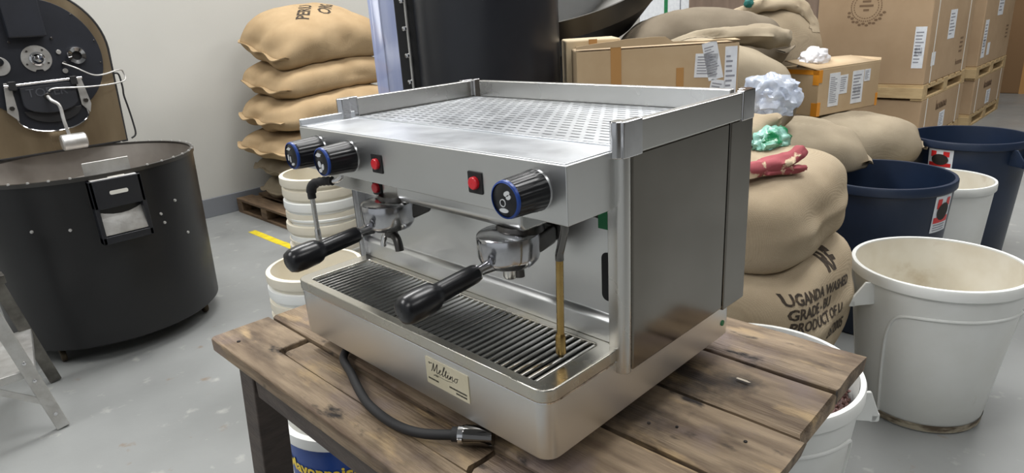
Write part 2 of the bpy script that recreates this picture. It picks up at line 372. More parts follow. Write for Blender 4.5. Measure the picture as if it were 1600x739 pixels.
# frame and legs
def leg(x0, y0, sx, sy_):
    mb = MB(); w = .052; z1 = TZ-.025; dx, dy = sx*.075, sy_*.02
    t = [(x0+tx, y0+ty), (x0+w+tx, y0+ty), (x0+w+tx, y0+w+ty), (x0+tx, y0+w+ty)]
    mb.add([(a+dx, b+dy, 0) for a, b in t] + [(a, b, z1) for a, b in t], [(0, 3, 2, 1), (4, 5, 6, 7), (0, 1, 5, 4), (1, 2, 6, 5), (2, 3, 7, 6), (3, 0, 4, 7)])
    return mb.build('leg', 'wood_frame', table, .003)
leg(-.105, -.078, -1, -1); leg(.42, -.078, 0, 0); leg(-.105, .42, -1, 1); leg(.42, .40, 0, 0)
for lo, hi in (((-.053, -.076, .690), (.42, -.052, TZ-.025)), ((-.053, .426, .690), (.42, .448, TZ-.025)), ((-.103, -.026, .690), (-.079, .42, TZ-.025)), ((.436, -.026, .690), (.460, .40, TZ-.025))):
    box('rail', (lo[0]+tx, lo[1]+ty, lo[2]), (hi[0]+tx, hi[1]+ty, hi[2]), 'wood_frame', table, .002)

# ================================================================== ESPRESSO MACHINE  (local: x along the front, y front to back, z from the table top)
W, D = .52, .398
em = thing('espresso_machine', 'stainless steel two group espresso machine standing on the wooden table', 'coffee machine', (0, 0, TZ+.0016))
def part(mb, name, m_, **k): return mb.build(name, m_, em, **k)
part(MB().prism(rrect(0, 0, W, D, .018), .028, .0986), 'base', 'steel_front', bevel=.0012)
for x in (.05, .47):
    for y in (.05, .35): part(MB().lathe([(.001, 0), (.016, 0), (.018, .004), (.014, .03), (.001, .03)], 20, (x, y, 0)), 'foot', 'black_rubber')
# drip tray: rim ring + slats over a dark pan
def ring(outer, inner, z0, z1):
    n = len(outer); mb = MB(); vs_ = []
    for p in (outer, inner):
        for z in (z0, z1): vs_ += [(a, b, z) for a, b in p]
    fs = []
    for i in range(n):
        j = (i+1) % n
        fs += [(i, j, n+j, n+i), (2*n+i, 3*n+i, 3*n+j, 2*n+j), (n+i, n+j, 3*n+j, 3*n+i), (i, 2*n+i, 2*n+j, j)]
    return mb.add(vs_, fs)
TX0, TX1, TY0, TY1 = .024, .497, .012, .1165
tr = part(ring(rrect(-.0015, -.0015, W+.0015, .131, .018), rrect(TX0, TY0, TX1, TY1, .006), .0990, .1152), 'drip_tray', 'steel_worn', bevel=.0022, segs=3)
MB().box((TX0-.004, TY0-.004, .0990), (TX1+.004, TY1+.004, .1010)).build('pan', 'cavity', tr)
NS = 45
sl = MB(); pts_ = []
for k in range(7):
    a = PI*k/6; pts_.append((-.0027*math.cos(a), .1085+.0050*math.sin(a)))
sl.prism(pts_ + [(.0027, .1035), (-.0027, .1035)], TY0-.002, TY1+.002, 'y'); s0 = None
for k in range(NS):
    x = TX0 + (TX1-TX0)*(k+.5)/NS
    if s0 is None: s0 = sl.build('slat', 'grate_steel', tr); s0.location.x = x
    else:
        c = s0.copy(); col.objects.link(c); c.location.x = x
part(MB().prism(rrect(-.0007, -.0007, W+.0007, .131, .018), .0974, .0992), 'tray_seam', 'chrome')
# splash panel with the protruding lower band
part(MB().prism([(.1265, .1153), (.1265, .141), (.1300, .1455), (.1345, .1475), (.1345, .262), (.150, .262), (.150, .1153)], .004, W-.002, 'x'), 'splash_panel', 'steel_front', bevel=.0012)
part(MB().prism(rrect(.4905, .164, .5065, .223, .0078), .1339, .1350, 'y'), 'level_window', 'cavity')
part(MB().box((.487, .1336, .2505), (.5145, .1346, .277)), 'green_sticker', 'green_sticker')
for z in (.246, .156): part(MB().lathe([(.0003, -.0006), (.002, -.0004), (.0022, 0)], 10, (.5135, .1345, z), 'y'), 'screw', 'chrome')
# inner body (boiler housing) closes the back
part(MB().box((.004, .150, .0990), (W-.004, .392, .340)), 'housing', 'steel_dark')
# apron with controls
part(MB().box((0, .044, .2815), (W, .152, .3434)), 'apron', 'steel_front', bevel=.0014)
part(MB().prism([(.062, .2820), (.062, .262), (.068, .2535), (.136, .2535), (.136, .2820)], .205, .436, 'x'), 'group_cover', 'steel_front', bevel=.004, segs=3)
part(MB().prism([(.076, .2820), (.076, .2480), (.136, .2480), (.136, .2820)], .012, .205, 'x'), 'side_cover', 'steel', bevel=.002)
# top: smooth front plate, perforated cup tray
part(MB().box((.003, .046, .3430), (W-.003, .137, .3446)), 'top_plate', 'steel_top', bevel=.0006)
def perforated(x0, x1, y0, y1, z, nx, ny, sl_=.0155, sw=.0028):
    mb = MB(); px = (x1-x0)/nx; py = (y1-y0)/ny
    def q(a, b, c, d): mb.add([(a, b, z), (c, b, z), (c, d, z), (a, d, z)], [(0, 1, 2, 3)])
    for j in range(ny):
        yc = y0+(j+.5)*py; q(x0, y0+j*py, x1, yc-sw/2); q(x0, yc+sw/2, x1, y0+(j+1)*py)
        off = 0 if j % 2 else px/2; xs = [x0+px*(i+.5)+off-px/4 for i in range(nx)]; last = x0
        for xc in xs:
            q(last, yc-sw/2, xc-sl_/2, yc+sw/2); last = xc+sl_/2
        q(last, yc-sw/2, x1, yc+sw/2)
    return mb
o = perforated(.006, W-.006, .137, .392, .3440, 24, 17, .0145, .0032).build('cup_tray', 'steel_top', em, smooth=False, solid=.0012)
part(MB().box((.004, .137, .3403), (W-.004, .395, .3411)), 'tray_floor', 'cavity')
part(MB().box((.003, .1345, .3440), (W-.003, .1375, .3462)), 'plate_lip', 'steel_top', bevel=.0006)
part(MB().prism([(-.001, .3430), (-.001, .3530), (.001, .3540), (.0035, .3530), (.0035, .3430)], .046, .140, 'y').box((.0035, .046, .3430), (.022, .140, .3452)), 'edge_lip', 'steel_top', bevel=.0006)
# gallery rail round the tray
def rail(a, b, z0=.338, z1=.3725, th=.011, nm='rail', m_='steel'):
    mb = MB(); lo = (min(a[0], b[0]), min(a[1], b[1])); hi = (max(a[0], b[0]), max(a[1], b[1]))
    return part(mb.box((lo[0], lo[1], z0), (hi[0], hi[1], z1)), nm, m_, bevel=.0018, segs=3)
rail((W+.001, .150), (W+.012, .394)); rail((-.012, .150), (-.001, .394)); rail((.016, .3965), (W-.016, .408))
def corner(x, y, sx, sy_):
    # chrome corner post with two flutes
    mb = MB(); out = []
    base = [(-.002, 0), (.004, -.0055), (.010, -.0035), (.0125, .001), (.0155, .000), (.0165, .006), (.0165, .034), (.006, .034), (.006, .014), (-.002, .014)]
    poly = [(x+sx*a, y+sy_*b) for a, b in base]
    return part(mb.prism(poly, .336, .3745), 'corner_post', 'chrome', bevel=.0016, segs=3)
corner(W-.003, .119, 1, 1); corner(.003, .119, -1, 1); corner(W-.003, .409, 1, -1); corner(.003, .409, -1, -1)
# side panels, fluted front posts, rear strips
for s, x in ((1, W), (-1, 0)):
    mb = MB(); poly = []
    for k in range(9):
        a = PI*k/8; poly.append((x+s*(.002+.011*math.sin(a)), .1285-.0085*math.cos(a)))
    poly += [(x-s*.010, .137), (x-s*.010, .120)]
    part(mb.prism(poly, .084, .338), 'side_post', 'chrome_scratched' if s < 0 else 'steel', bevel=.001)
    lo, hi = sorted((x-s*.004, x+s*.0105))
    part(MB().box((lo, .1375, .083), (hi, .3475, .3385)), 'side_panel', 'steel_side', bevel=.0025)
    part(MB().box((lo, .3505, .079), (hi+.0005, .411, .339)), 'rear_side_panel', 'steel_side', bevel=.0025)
part(MB().box((.012, .392, .085), (W-.012, .409, .340)), 'rear_panel', 'steel')
part(MB().lathe([(.0003, .0012), (.0042, .0010), (.0044, 0)], 16, (W, .372, .049), 'x'), 'dot_sticker', 'green_sticker')
# knobs
def knob(x, z, icon, m2='white_print'):
    k = part(MB().lathe([(.001, -.044), (.0165, -.044), (.0190, -.0415), (.0195, -.038), (.0205, -.012), (.0215, -.004), (.0215, 0), (.001, 0)][::-1], 96, (x, .044, z), 'y', flute=(24, .022, 2, 4)), 'knob', 'black_plastic', angle=60)
    MB().lathe([(.0172, -.0446), (.0190, -.0436), (.0196, -.0412), (.0180, -.0408)], 48, (x, .044, z), 'y', closed=True).build('ring', 'blue_ring', k)
    MB().lathe([(.0195, -.0012), (.0220, -.0012), (.0220, 0), (.0195, 0)], 48, (x, .0439, z), 'y', closed=True).build('collar', 'chrome', k)
    y0 = .044-.0449
    def blob(pts):
        MB().prism([(x+a, z+b) for a, b in pts], y0, y0+.0010, 'y').build('icon', m2, k)
    def ell(cx, cz, a, b, rot=0, n=14):
        return [(cx+a*math.cos(t)*math.cos(rot)-b*math.sin(t)*math.sin(rot), cz+a*math.cos(t)*math.sin(rot)+b*math.sin(t)*math.cos(rot)) for t in [2*PI*i/n for i in range(n)]]
    if icon == 'steam':
        blob(ell(.004, .007, .0042, .0026, .4)); blob(ell(.0062, .0038, .0034, .0024, .4)); blob(ell(-.001, -.0105, .0062, .0022, .0))
        MB().lathe([(.0032, 0), (.0040, 0), (.0040, .0008), (.0032, .0008)], 20, (x-.002, y0, z-.003), 'y', closed=True).build('icon', m2, k)
    elif icon == 'water':
        blob([(-.0115, .0085), (-.005, .0125), (.003, .0108), (.001, .0075), (-.006, .0065)]); blob(ell(-.004, -.003, .0036, .0044, .3)); blob(ell(.0035, -.006, .0030, .0042, -.3)); blob(ell(-.003, -.0115, .0042, .0026, .2))
    else:
        blob([(-.0105, .0085), (-.004, .0120), (.002, .0105), (-.002, .0075)]); blob([(-.0095, .001), (-.0065, .001), (-.0065, -.007), (-.0095, -.007)]); blob([(-.0035, -.001), (-.0012, -.001), (-.0012, -.009), (-.0035, -.009)]); blob(ell(.003, -.0115, .0040, .0018, .2))
    return k
knob(.050, .3125, 'tea'); knob(.132, .3125, 'water'); knob(.478, .3135, 'steam')
def switch(x, y, z, h=.0125, w=.0115):
    s = part(MB().prism(rrect(x-w, z-h, x+w, z+h, .0018), y-.0016, y+.0005, 'y'), 'switch', 'black_matte', bevel=.0006)
    MB().lathe([(.0003, -.0052), (.0062, -.0050), (.0072, -.0040), (.0074, 0)], 28, (x, y-.0012, z), 'y').build('button', 'red_plastic', s)
    return s
switch(.1975, .044, .3095); switch(.3880, .044, .3095); switch(.141, .0758, .2625, .011, .0105)
# groups and portafilters
def group(x, y):
    g = part(MB().lathe([(.001, .2550), (.026, .2550), (.028, .251), (.0285, .246), (.001, .246)][::-1], 40, (x+.004, y+.016, 0)), 'group_head', 'steel_dark')
    hb = [(x+.034*math.cos(a), y+.006+.034*math.sin(a)) for a in [PI+PI*k/12 for k in range(13)]] + [(x+.030, y+.030), (x+.022, .1335), (x-.022, .1335), (x-.030, y+.030)]
    MB().prism(hb, .2200, .2440).build('group_body', 'steel_dark', g, .006, segs=3)
    p = part(MB().lathe([(.001, .2085), (.020, .2085), (.0300, .2100), (.0345, .2150), (.0365, .2205), (.0372, .2425), (.0362, .2458), (.0335, .2475), (.020, .2500), (.001, .2508)], 56, (x, y, 0)), 'portafilter', 'chrome_scratched')
    a = Vector((x, y-.030, .2155)); b = Vector((x-.003, y-.047, .2135))
    d = Vector((-.004, -.995, -.095)).normalized()
    MB().tube([a, a+d*.014, a+d*.022], [.0085, .0062, .0062], 16).build('neck', 'chrome_scratched', p)
    h0 = a+d*.020
    st = [(0, .0075), (.0015, .0098), (.004, .0100)]
    MB().tube([h0+d*q for q, r in st], [r for q, r in st], 24).build('ferrule', 'chrome', p)
    st = [(.003, .0098), (.006, .0108), (.03, .0112), (.056, .0112), (.060, .0118), (.064, .0148), (.070, .0162), (.088, .0168), (.100, .0158), (.106, .0130), (.1085, .0080), (.1086, .0045), (.104, .0040)]
    MB().tube([h0+d*q for q, r in st], [r for q, r in st], 36).build('handle', 'black_plastic', p, angle=50)
    return p
p = group(.165, .0725)      # two-way spout with a dark clip
MB().lathe([(.001, .2095), (.0095, .2095), (.0095, .197), (.007, .195), (.001, .195)], 24, (.166, .0725, 0)).build('spout', 'steel_dark', p)
for s in (-1, 1):
    path = spline([(.166+s*.002, .0725, .199), (.166+s*.012, .0715, .1955), (.166+s*.0175, .0705, .187), (.166+s*.0195, .070, .178)], 5)
    MB().tube(path, .0062 if s > 0 else .0046, 12).build('spout_arm', 'steel_dark' if s > 0 else 'chrome', p)
p = group(.404, .0725)
MB().lathe([(.001, .2095), (.0085, .2095), (.0088, .194), (.0070, .1905), (.001, .1900)], 24, (.404, .0725, 0)).build('spout', 'steel', p)
MB().lathe([(.001, .2095), (.0060, .2095), (.0062, .1915), (.001, .1900)], 20, (.4115, .0800, 0)).build('spout', 'steel_dark', p)
# steam wand (bare, right) and water wand with rubber grip (left)
wr = part(MB().tube(spline([(.5010, .060, .285), (.5010, .060, .272), (.4985, .060, .262), (.4950, .060, .250), (.4930, .060, .243), (.4928, .060, .236)], 5), .0046, 14), 'steam_wand', 'chrome_dark')
MB().tube([(.4928, .060, .2385), (.4900, .060, .150)], .0042, 14).build('brass_pipe', 'brass', wr)
MB().lathe([(.001, .121), (.0030, .121), (.0040, .124), (.0058, .126), (.0058, .146), (.0048, .149), (.0042, .150), (.001, .150)], 18, (.4895, .060, 0)).build('nozzle', 'brass', wr)
wl = part(MB().tube(spline([(.078, .058, .290), (.078, .058, .276), (.072, .056, .2695), (.062, .052, .2665), (.046, .046, .2655)], 6), .0038, 14), 'water_wand', 'chrome')
g = MB(); gp = spline([(.060, .0515, .2665), (.046, .046, .2655), (.032, .041, .2625), (.024, .037, .256), (.022, .0355, .246), (.022, .0355, .238)], 6)
g.tube(gp, [.0062 + (.0007 if (i % 3 == 0 and i < 15) else 0) + (.0014 if 12 < i < 24 else 0) for i in range(len(gp))], 16); g.build('rubber_grip', 'black_rubber', wl)
MB().tube([(.022, .0355, .242), (.022, .0355, .186)], .0036, 14).build('pipe', 'steel', wl)
MB().lathe([(.001, .170), (.0042, .170), (.0045, .172), (.0045, .188), (.0036, .190), (.001, .190)], 16, (.022, .0355, 0)).build('nozzle', 'steel', wl)
# nameplate: script word, underline, small print
npl = part(MB().prism(rrect(.318, .0525, .398, .0895, .0018), -.0011, .0002, 'y'), 'nameplate', 'nameplate')
def stroke(pts, wdt, n=6):
    P = spline([(a, b, 0) for a, b in pts], n); mb = MB(); vs_ = []
    for i, p_ in enumerate(P):
        t = (P[min(i+1, len(P)-1)]-P[max(i-1, 0)]).normalized(); nn = Vector((-t.y, t.x, 0))
        w_ = wdt*(.55+.45*abs(t.y))
        for s in (-1, 1): vs_.append((p_.x+nn.x*s*w_, -.00135, p_.y+nn.y*s*w_))
    mb.add(vs_, [(2*i, 2*i+1, 2*i+3, 2*i+2) for i in range(len(P)-1)]); return mb
def script(pts, w_, ox, oz, sc): stroke([(ox+sc*(a+.28*b), oz+sc*b) for a, b in pts], w_).build('script_letter', 'dark_print', npl, recalc=False)
OX, OZ, SC = .329, .0720, .0098
script([(-.75, 1.05), (-.62, 1.2), (-.5, 1.05), (-.62, .95)], .0006, OX, OZ, SC); script([(-.35, 1.1), (-.22, 1.22), (-.12, 1.08)], .0005, OX, OZ, SC)
script([(0, 0), (.12, .5), (.2, 1.3), (.35, .6), (.5, .15), (.75, .9), (.92, 1.35), (.98, .6), (1.05, .1), (1.2, .02), (1.35, .2)], .00055, OX, OZ, SC)
script([(1.35, .2), (1.6, .45), (1.72, .68), (1.55, .72), (1.45, .35), (1.6, .02), (1.85, .1), (2.0, .3)], .0005, OX, OZ, SC)
script([(2.0, .25), (2.25, .9), (2.35, 1.4), (2.2, 1.35), (2.1, .5), (2.2, .03), (2.4, .15), (2.55, .3)], .0005, OX, OZ, SC)
script([(2.55, .3), (2.72, 1.1), (2.68, .3), (2.8, .02), (3.0, .2)], .0005, OX, OZ, SC); script([(2.45, .82), (3.05, .86)], .00035, OX, OZ, SC)
script([(3.0, .2), (3.15, .62), (3.15, .15), (3.3, .03), (3.5, .25)], .0005, OX, OZ, SC); script([(3.22, .92), (3.28, 1.0)], .0006, OX, OZ, SC)
script([(3.5, .1), (3.58, .62), (3.6, .1), (3.75, .5), (3.95, .66), (3.98, .2), (4.1, .03), (4.3, .25)], .0005, OX, OZ, SC)
script([(4.75, .6), (4.5, .6), (4.4, .25), (4.6, .02), (4.85, .2), (4.85, .55), (4.7, .66), (5.1, .7)], .0005, OX, OZ, SC)
script([(.6, -.42), (1.1, -.25), (1.9, -.32), (2.9, -.35), (4.2, -.15)], .0004, OX, OZ, SC); script([(.5, -.5), (.9, -.35), (1.4, -.42), (.9, -.52)], .0006, OX, OZ, SC)
sp_ = MB(); rr = random.Random(3)       # illegible small print: rows of short dashes
for x0, x1, z in ((.3215, .3400, .0595), (.3620, .3930, .0610), (.3740, .3930, .0565)):
    x = x0
    while x < x1:
        w_ = rr.uniform(.0010, .0024); sp_.box((x, -.00135, z), (x+w_, -.0010, z+.0022)); x += w_+.0007
tag(sp_.build('small_print', 'dark_print', npl), kind='stuff')
# power cord under the front, ending in a clamped gland
cord = part(MB().tube(spline([(.10, .060, .0195), (.085, .028, .0125), (.100, .004, .0068), (.148, -.013, .0068), (.200, -.032, .0068), (.245, -.044, .0068), (.300, -.047, .0068), (.345, -.038, .0085), (.384, -.016, .0120)], 8), .0062, 14), 'power_cord', 'black_rubber')
gm = Matrix.Translation((.384, -.016, .0128)) @ Vector((.043, .030, .0)).to_track_quat('Z', 'Y').to_matrix().to_4x4()
def gland(prof, nm, m_):
    mb = MB(); mb.M = gm; mb.lathe(prof, 28); return mb.build(nm, m_, cord)
gland([(.001, -.004), (.0088, -.004), (.0092, .006), (.001, .006)], 'gland_nut', 'black_rubber')
gland([(.001, .004), (.0105, .004), (.0105, .0115), (.001, .0115)], 'clamp', 'chrome')
gland([(.001, .011), (.0118, .011), (.0122, .013), (.0122, .046), (.001, .046)], 'gland', 'chrome_dark')
mb = MB(); mb.M = gm; mb.box((-.014, -.003, .005), (-.009, .003, .011)).box((.009, -.004, .005), (.0145, .004, .011)); mb.build('clamp_screw', 'chrome', cord, .0008)

# ================================================================== COFFEE ROASTER (face plate looks along +x)
FX = -2.752; YC, ZC = .241, 1.192
ro = thing('coffee_roaster', 'drum coffee roaster with black round front on a bronze steel face plate', 'roaster', (FX-.4, YC, 0))
def rp(mb, name, m_, parent=None, **k):
    o = mb.build(name, m_, parent or ro, **k); o.matrix_parent_inverse = Matrix.Translation((-(FX-.4), -YC, 0)) if not parent else Matrix(); return o
arc = [(YC+.297*math.cos(a), ZC+.020+.285*math.sin(a)) for a in [PI*k/32 for k in range(33)]]
plate = [(YC-.285, .776), (YC+.283, .776)] + arc
pl_ = rp(MB().prism([(a, b) for a, b in plate], FX-.020, FX, 'x'), 'face_plate', 'roaster_face', bevel=.002)
edge = MB(); ep = [Vector((FX-.006, a, b)) for a, b in plate]; edge.tube(ep + [ep[0]], .0075, 8); rp(edge, 'edge_trim', 'black_matte')
rp(MB().lathe([(.30, -.75), (.30, 0)], 48, (FX-.02, YC, ZC), 'x').lathe([(.001, -.75), (.30, -.75)], 48, (FX-.02, YC, ZC), 'x'), 'drum_housing', 'roaster_black')
rp(MB().box((FX-.70, YC-.24, .10), (FX-.10, YC+.24, .93)), 'stand', 'roaster_black', bevel=.01)
for sx in (-.68, -.10):
    for s in (-1, 1): rp(MB().box((FX+sx, YC+s*.2-.03, 0), (FX+sx+.06, YC+s*.2+.03, .12)), 'leg', 'roaster_black', bevel=.004)
def disc(y, z, r, x0, x1, name, m_, n=40, bevel=.0015, parent=None):
    return rp(MB().prism([(y+r*math.cos(2*PI*k/n), z+r*math.sin(2*PI*k/n)) for k in range(n)], x0, x1, 'x'), name, m_, parent, bevel=bevel)
disc(YC, ZC-.004, .262, FX, FX+.010, 'front_disc', 'roaster_disc', 72)
rp(MB().box((FX+.010, YC-.085, 1.285), (FX+.060, YC+.055, 1.46)), 'hopper_chute', 'roaster_disc', bevel=.006)
disc(.1575, 1.270, .006, FX+.01, FX+.016, 'bolt', 'steel_dark', 6); disc(.318, 1.275, .006, FX+.01, FX+.016, 'bolt', 'steel_dark', 6)
# bearing flange: notched plate and polished shaft cap
fl = [(YC+.058*math.cos(a), ZC+.058*math.sin(a)) for a in [-PI/2+.30+(2*PI-.60)*k/40 for k in range(41)]] + [(YC-.012, ZC-.047), (YC+.012, ZC-.047)]
fo = rp(MB().prism(fl, FX+.010, FX+.016, 'x'), 'bearing_flange', 'aluminium', bevel=.001)
rp(MB().lathe([(.030, 0), (.030, .016), (.024, .020), (.021, .034), (.014, .043), (.001, .046)], 32, (FX+.016, YC, ZC), 'x'), 'shaft_cap', 'chrome')
for a in (.9, 2.3, PI*1.5-1.1, PI*1.5+1.1): disc(YC+.046*math.cos(a), ZC+.046*math.sin(a), .005, FX+.016, FX+.020, 'bolt', 'steel_dark', 6)
# sight glass ring
rp(MB().lathe([(.018, .004), (.020, .016), (.036, .022), (.040, .016), (.040, 0), (.018, 0)], 36, (FX+.010, .397, 1.193), 'x', closed=True), 'sight_ring', 'chrome')
disc(.397, 1.193, .0185, FX+.0095, FX+.0125, 'sight_glass', 'cavity', 28)
disc(.098, 1.172, .040, FX+.010, FX+.016, 'sampler_flange', 'aluminium', 28)
rp(MB().lathe([(.018, 0), (.018, .02), (.012, .028), (.001, .03)], 20, (FX+.016, .098, 1.190), 'x'), 'sampler_knob', 'black_plastic')
for y, z, r in ((.331, 1.214, .010), (.338, 1.130, .011)): disc(y, z, r, FX+.010, FX+.018, 'stud', 'aluminium', 16)
disc(.34, 1.163, .009, FX+.010, FX+.030, 'valve_stub', 'steel_dark', 14)
for a in (.25, .8, 2.4, 2.9, -.15): disc(YC+.252*math.cos(a), ZC+.252*math.sin(a), .004, FX+.010, FX+.013, 'rivet', 'steel_dark', 6)
# discharge door with its hinge bar, brackets, skirt and weighted lever
skirt = [(.118, 1.080), (.372, 1.085), (.384, .935)] + [(YC+.005+.139*math.cos(a), .938+.068*math.sin(a)) for a in [-PI*k/14 for k in range(15)]] + [(.106, .94)]
rp(MB().prism(skirt, FX+.010, FX+.022, 'x'), 'door_skirt', 'roaster_disc', bevel=.002)
sk = [Vector((FX+.024, a, b)) for a, b in skirt[1:] + skirt[:1]]; rp(MB().tube(sk, .0035, 8), 'skirt_edge', 'chrome')
dp = [(.140, 1.076), (.352, 1.083), (.350, 1.000)] + [(.245+.105*math.cos(a), 1.000+.045*math.sin(a)) for a in [-PI*k/12 for k in range(13)]]
door = rp(MB().prism(dp, FX+.022, FX+.052, 'x'), 'discharge_door', 'door_black', bevel=.004)
o = lettering('TOPER', .052, 'door_letter', (FX+.0530, .160, 1.032), (0, 1, 0), (0, 0, 1), door); o.parent = door
rp(MB().prism([(a, b-.030) for a, b in [(.150, 1.0), (.350, 1.0)]] + [(.250+.112*math.cos(a), .972+.062*math.sin(a)) for a in [-PI*k/12 for k in range(13)]], FX+.022, FX+.034, 'x'), 'door_seal', 'black_rubber', bevel=.003)
rp(MB().tube([(FX+.050, .088, 1.088), (FX+.050, .388, 1.096)], .0058, 12), 'hinge_bar', 'chrome')
for y in (.118, .352): rp(MB().box((FX+.010, y-.014, 1.068), (FX+.060, y+.014, 1.106)), 'hinge_block', 'black_matte', bevel=.003)
for s, y in ((-1, .104), (1, .376)):
    rp(MB().prism([(y-.012, 1.10), (y+.012, 1.10), (y+.012+.016*(s > 0), .975), (y+.006+.01*(s > 0), .935), (y-.012-.016*(s < 0), .975)], FX+.024, FX+.032, 'x'), 'bracket', 'aluminium', bevel=.001)
    disc(y+s*.008, .992, .011, FX+.032, FX+.040, 'bracket_bolt', 'steel_dark', 6)
lv = rp(MB().tube(spline([(FX+.052, .236, 1.030), (FX+.085, .240, 1.012), (FX+.098, .262, .985), (FX+.105, .262, .920), (FX+.110, .266, .855)], 5), .0075, 12), 'lever', 'aluminium')
rp(MB().lathe([(.001, -.050), (.031, -.050), (.036, -.045), (.036, .045), (.031, .050), (.001, .050)], 28, (FX+.112, .278, .822), 'y'), 'counterweight', 'aluminium', angle=30)
disc(.236, 1.030, .014, FX+.050, FX+.060, 'lever_pivot', 'steel_dark', 16)
rp(MB().tube(spline([(FX+.03, .331, 1.165), (FX+.05, .375, 1.140), (FX+.05, .435, 1.103), (FX+.04, .485, 1.100), (FX+.02, .55, 1.112), (FX-.01, .58, 1.105), (FX+.0, .578, 1.062), (FX+.04, .50, 1.052), (FX+.06, .40, 1.052), (FX+.062, .27, 1.060), (FX+.058, .245, 1.050)], 6), .0034, 8), 'sensor_wire', 'aluminium')
rp(MB().tube(spline([(FX-.01, .540, 1.098), (FX-.012, .560, 1.090), (FX-.010, .563, 1.03), (FX-.01, .560, .99), (FX-.010, .566, .93), (FX-.006, .570, .86), (FX, .568, .80), (FX, .545, .782)], 5), .0042, 8), 'cable', 'black_rubber')

# ---- cooling bin on casters in front of it
BX, BY = -2.385, .235; RT, RB, BH = .437, .418, .765
cb = thing('cooling_bin', 'big black round cooling bin on small casters with a discharge chute', 'cooling bin', (BX, BY, 0))
prof = [(.001, .07), (RB-.01, .07), (RB, .078), (RT, BH), (RT-.003, BH+.004), (RT-.008, BH), (RT-.014, BH-.17), (.001, BH-.17)]
MB().lathe(prof[:4], 96).build('shell', 'roaster_black', cb)
MB().lathe(prof[3:], 96).build('lining', 'bin_steel', cb)
MB().lathe([(RT-.009, BH-.004), (RT-.009, BH+.005), (RT+.005, BH+.005), (RT+.005, BH-.010), (RT, BH-.010)], 96).build('rim', 'steel_dark', cb)
MB().lathe([(.001, .10), (.05, .10), (.05, .0), (.03, .0)], 20, (0, 0, BH-.17)).build('stirrer_hub', 'bin_steel', cb)
MB().box((-.004, -RT+.02, BH-.165), (.004, RT-.02, BH-.10)).build('stirrer_arm', 'bin_steel', cb)
for k in range(40):
    a = 2*PI*k/40; rr = RT+.002
    if -.25 < a < .22 or a > 2*PI-.25: continue
    MB().lathe([(.0001, .007), (.0045, .006), (.0055, 0)], 8, (0, 0, 0), 'z').build('rivet', 'aluminium', cb).location = (rr*math.cos(a), rr*math.sin(a), BH+.004)
for a, z in ((-1.05, .60), (-.72, .585), (-.42, .575), (.34, .56), (.36, .52), (.53, .595), (.62, .44)):
    o = MB().lathe([(.0001, .006), (.0055, .005), (.0065, 0)], 10).build('rivet', 'aluminium', cb)
    rr = RB+(RT-RB)*(z-.07)/(BH-.07); o.location = (rr*math.cos(a), rr*math.sin(a), z); o.rotation_euler = (0, PI/2, a)
# chute: four-sided snout with an opening and a lid flap of bright steel
ch = MB(); y0, y1 = -.093, .091; xo, xi = .462, .400
ch.box((xi, y0, .50), (xo, y0+.016, .752)).box((xi, y1-.016, .50), (xo, y1, .752)).box((xi, y0, .640), (xo, y1, .752)).box((xi, y0, .500), (xo, y1, .530))
c0 = ch.build('chute', 'drum_black', cb, .004)
MB().prism([(xi+.020, .640), (xi+.020, .634), (xo-.004, .534), (xo-.004, .540)], y0+.016, y1-.016, 'y').build('slide_gate', 'aluminium', c0)
MB().box((.39, y0+.01, .748), (.455, y1-.012, .754)).box((.392, y0+.01, .754), (.398, y1-.012, .815)).build('chute_lid', 'aluminium', cb, .002)
MB().prism(rrect(.425, -.02, .448, .04, .008), .753, .7565).build('handle_slot', 'strap_white', c0)
MB().prism(rrect(-.03, .690, .035, .705, .006), xo, xo+.002, 'x').build('handle_slot', 'strap_white', c0)
MB().tube([(xi+.01, -.01, .675), (xi+.01, -.01, .69)], .008, 8).build('latch', 'aluminium', c0)
for a in (-.95, .95, 2.3, -2.3):
    t = MB().box((-.012, -.018, .045), (.012, .018, .075)).build('caster', 'caster', cb, .002); t.location = (.36*math.cos(a), .36*math.sin(a), 0); t.rotation_euler = (0, 0, a*1.7)
    MB().lathe([(.004, -.010), (.024, -.010), (.027, -.006), (.027, .006), (.024, .010), (.004, .010)], 24, (0, .008, .027), 'x', closed=True).build('wheel', 'caster', t)

# ================================================================== STEP LADDER (mostly beyond the left edge of the view)
ld_ = thing('step_ladder', 'scuffed aluminium step ladder beside the black cooling bin', 'ladder', (-1.8, -.3, 0))
def lp(mb, name, m_, **k):
    o = mb.build(name, m_, ld_, **k); o.matrix_parent_inverse = Matrix.Translation((1.8, .3, 0)); return o
FA, TA = (-1.600, -.186, .004), (-1.600, -.395, 1.15)
FB, TB = (-2.000, -.126, .004), (-1.960, -.335, 1.15)
lp(MB().bar(FA, TA, .040, .020, (1, 0, 0)), 'front_rail', 'aluminium', bevel=.003)
lp(MB().bar(FB, TB, .040, .020, (1, 0, 0)), 'front_rail', 'aluminium_dirty', bevel=.003)
def along(a, b, z):
    t = z/b[2]; return Vector(a).lerp(Vector(b), t)
for z in (.245, .50, .75, 1.0):
    a = along(FA, TA, z); b = along(FB, TB, z)
    lp(MB().prism([(a.x, a.y-.10), (a.x, a.y+.02), (b.x, b.y+.02), (b.x, b.y-.10)], z-.028, z, 'z'), 'step', 'aluminium', bevel=.003)
lp(MB().bar((-1.612, -.235, .215), (-1.95, -.22, .09), .022, .004, (0, 1, 0)), 'brace', 'aluminium')
lp(MB().bar((-1.590, -.192, .10), (-1.612, -.395, .262), .020, .005, (1, 0, 0)), 'brace', 'aluminium')
for a in (.06, .20, .27):
    q = along(FA, TA, a); lp(MB().lathe([(.0002, .004), (.006, .003), (.007, 0)], 10, (q.x+.010, q.y, q.z), 'x'), 'rivet', 'chrome')
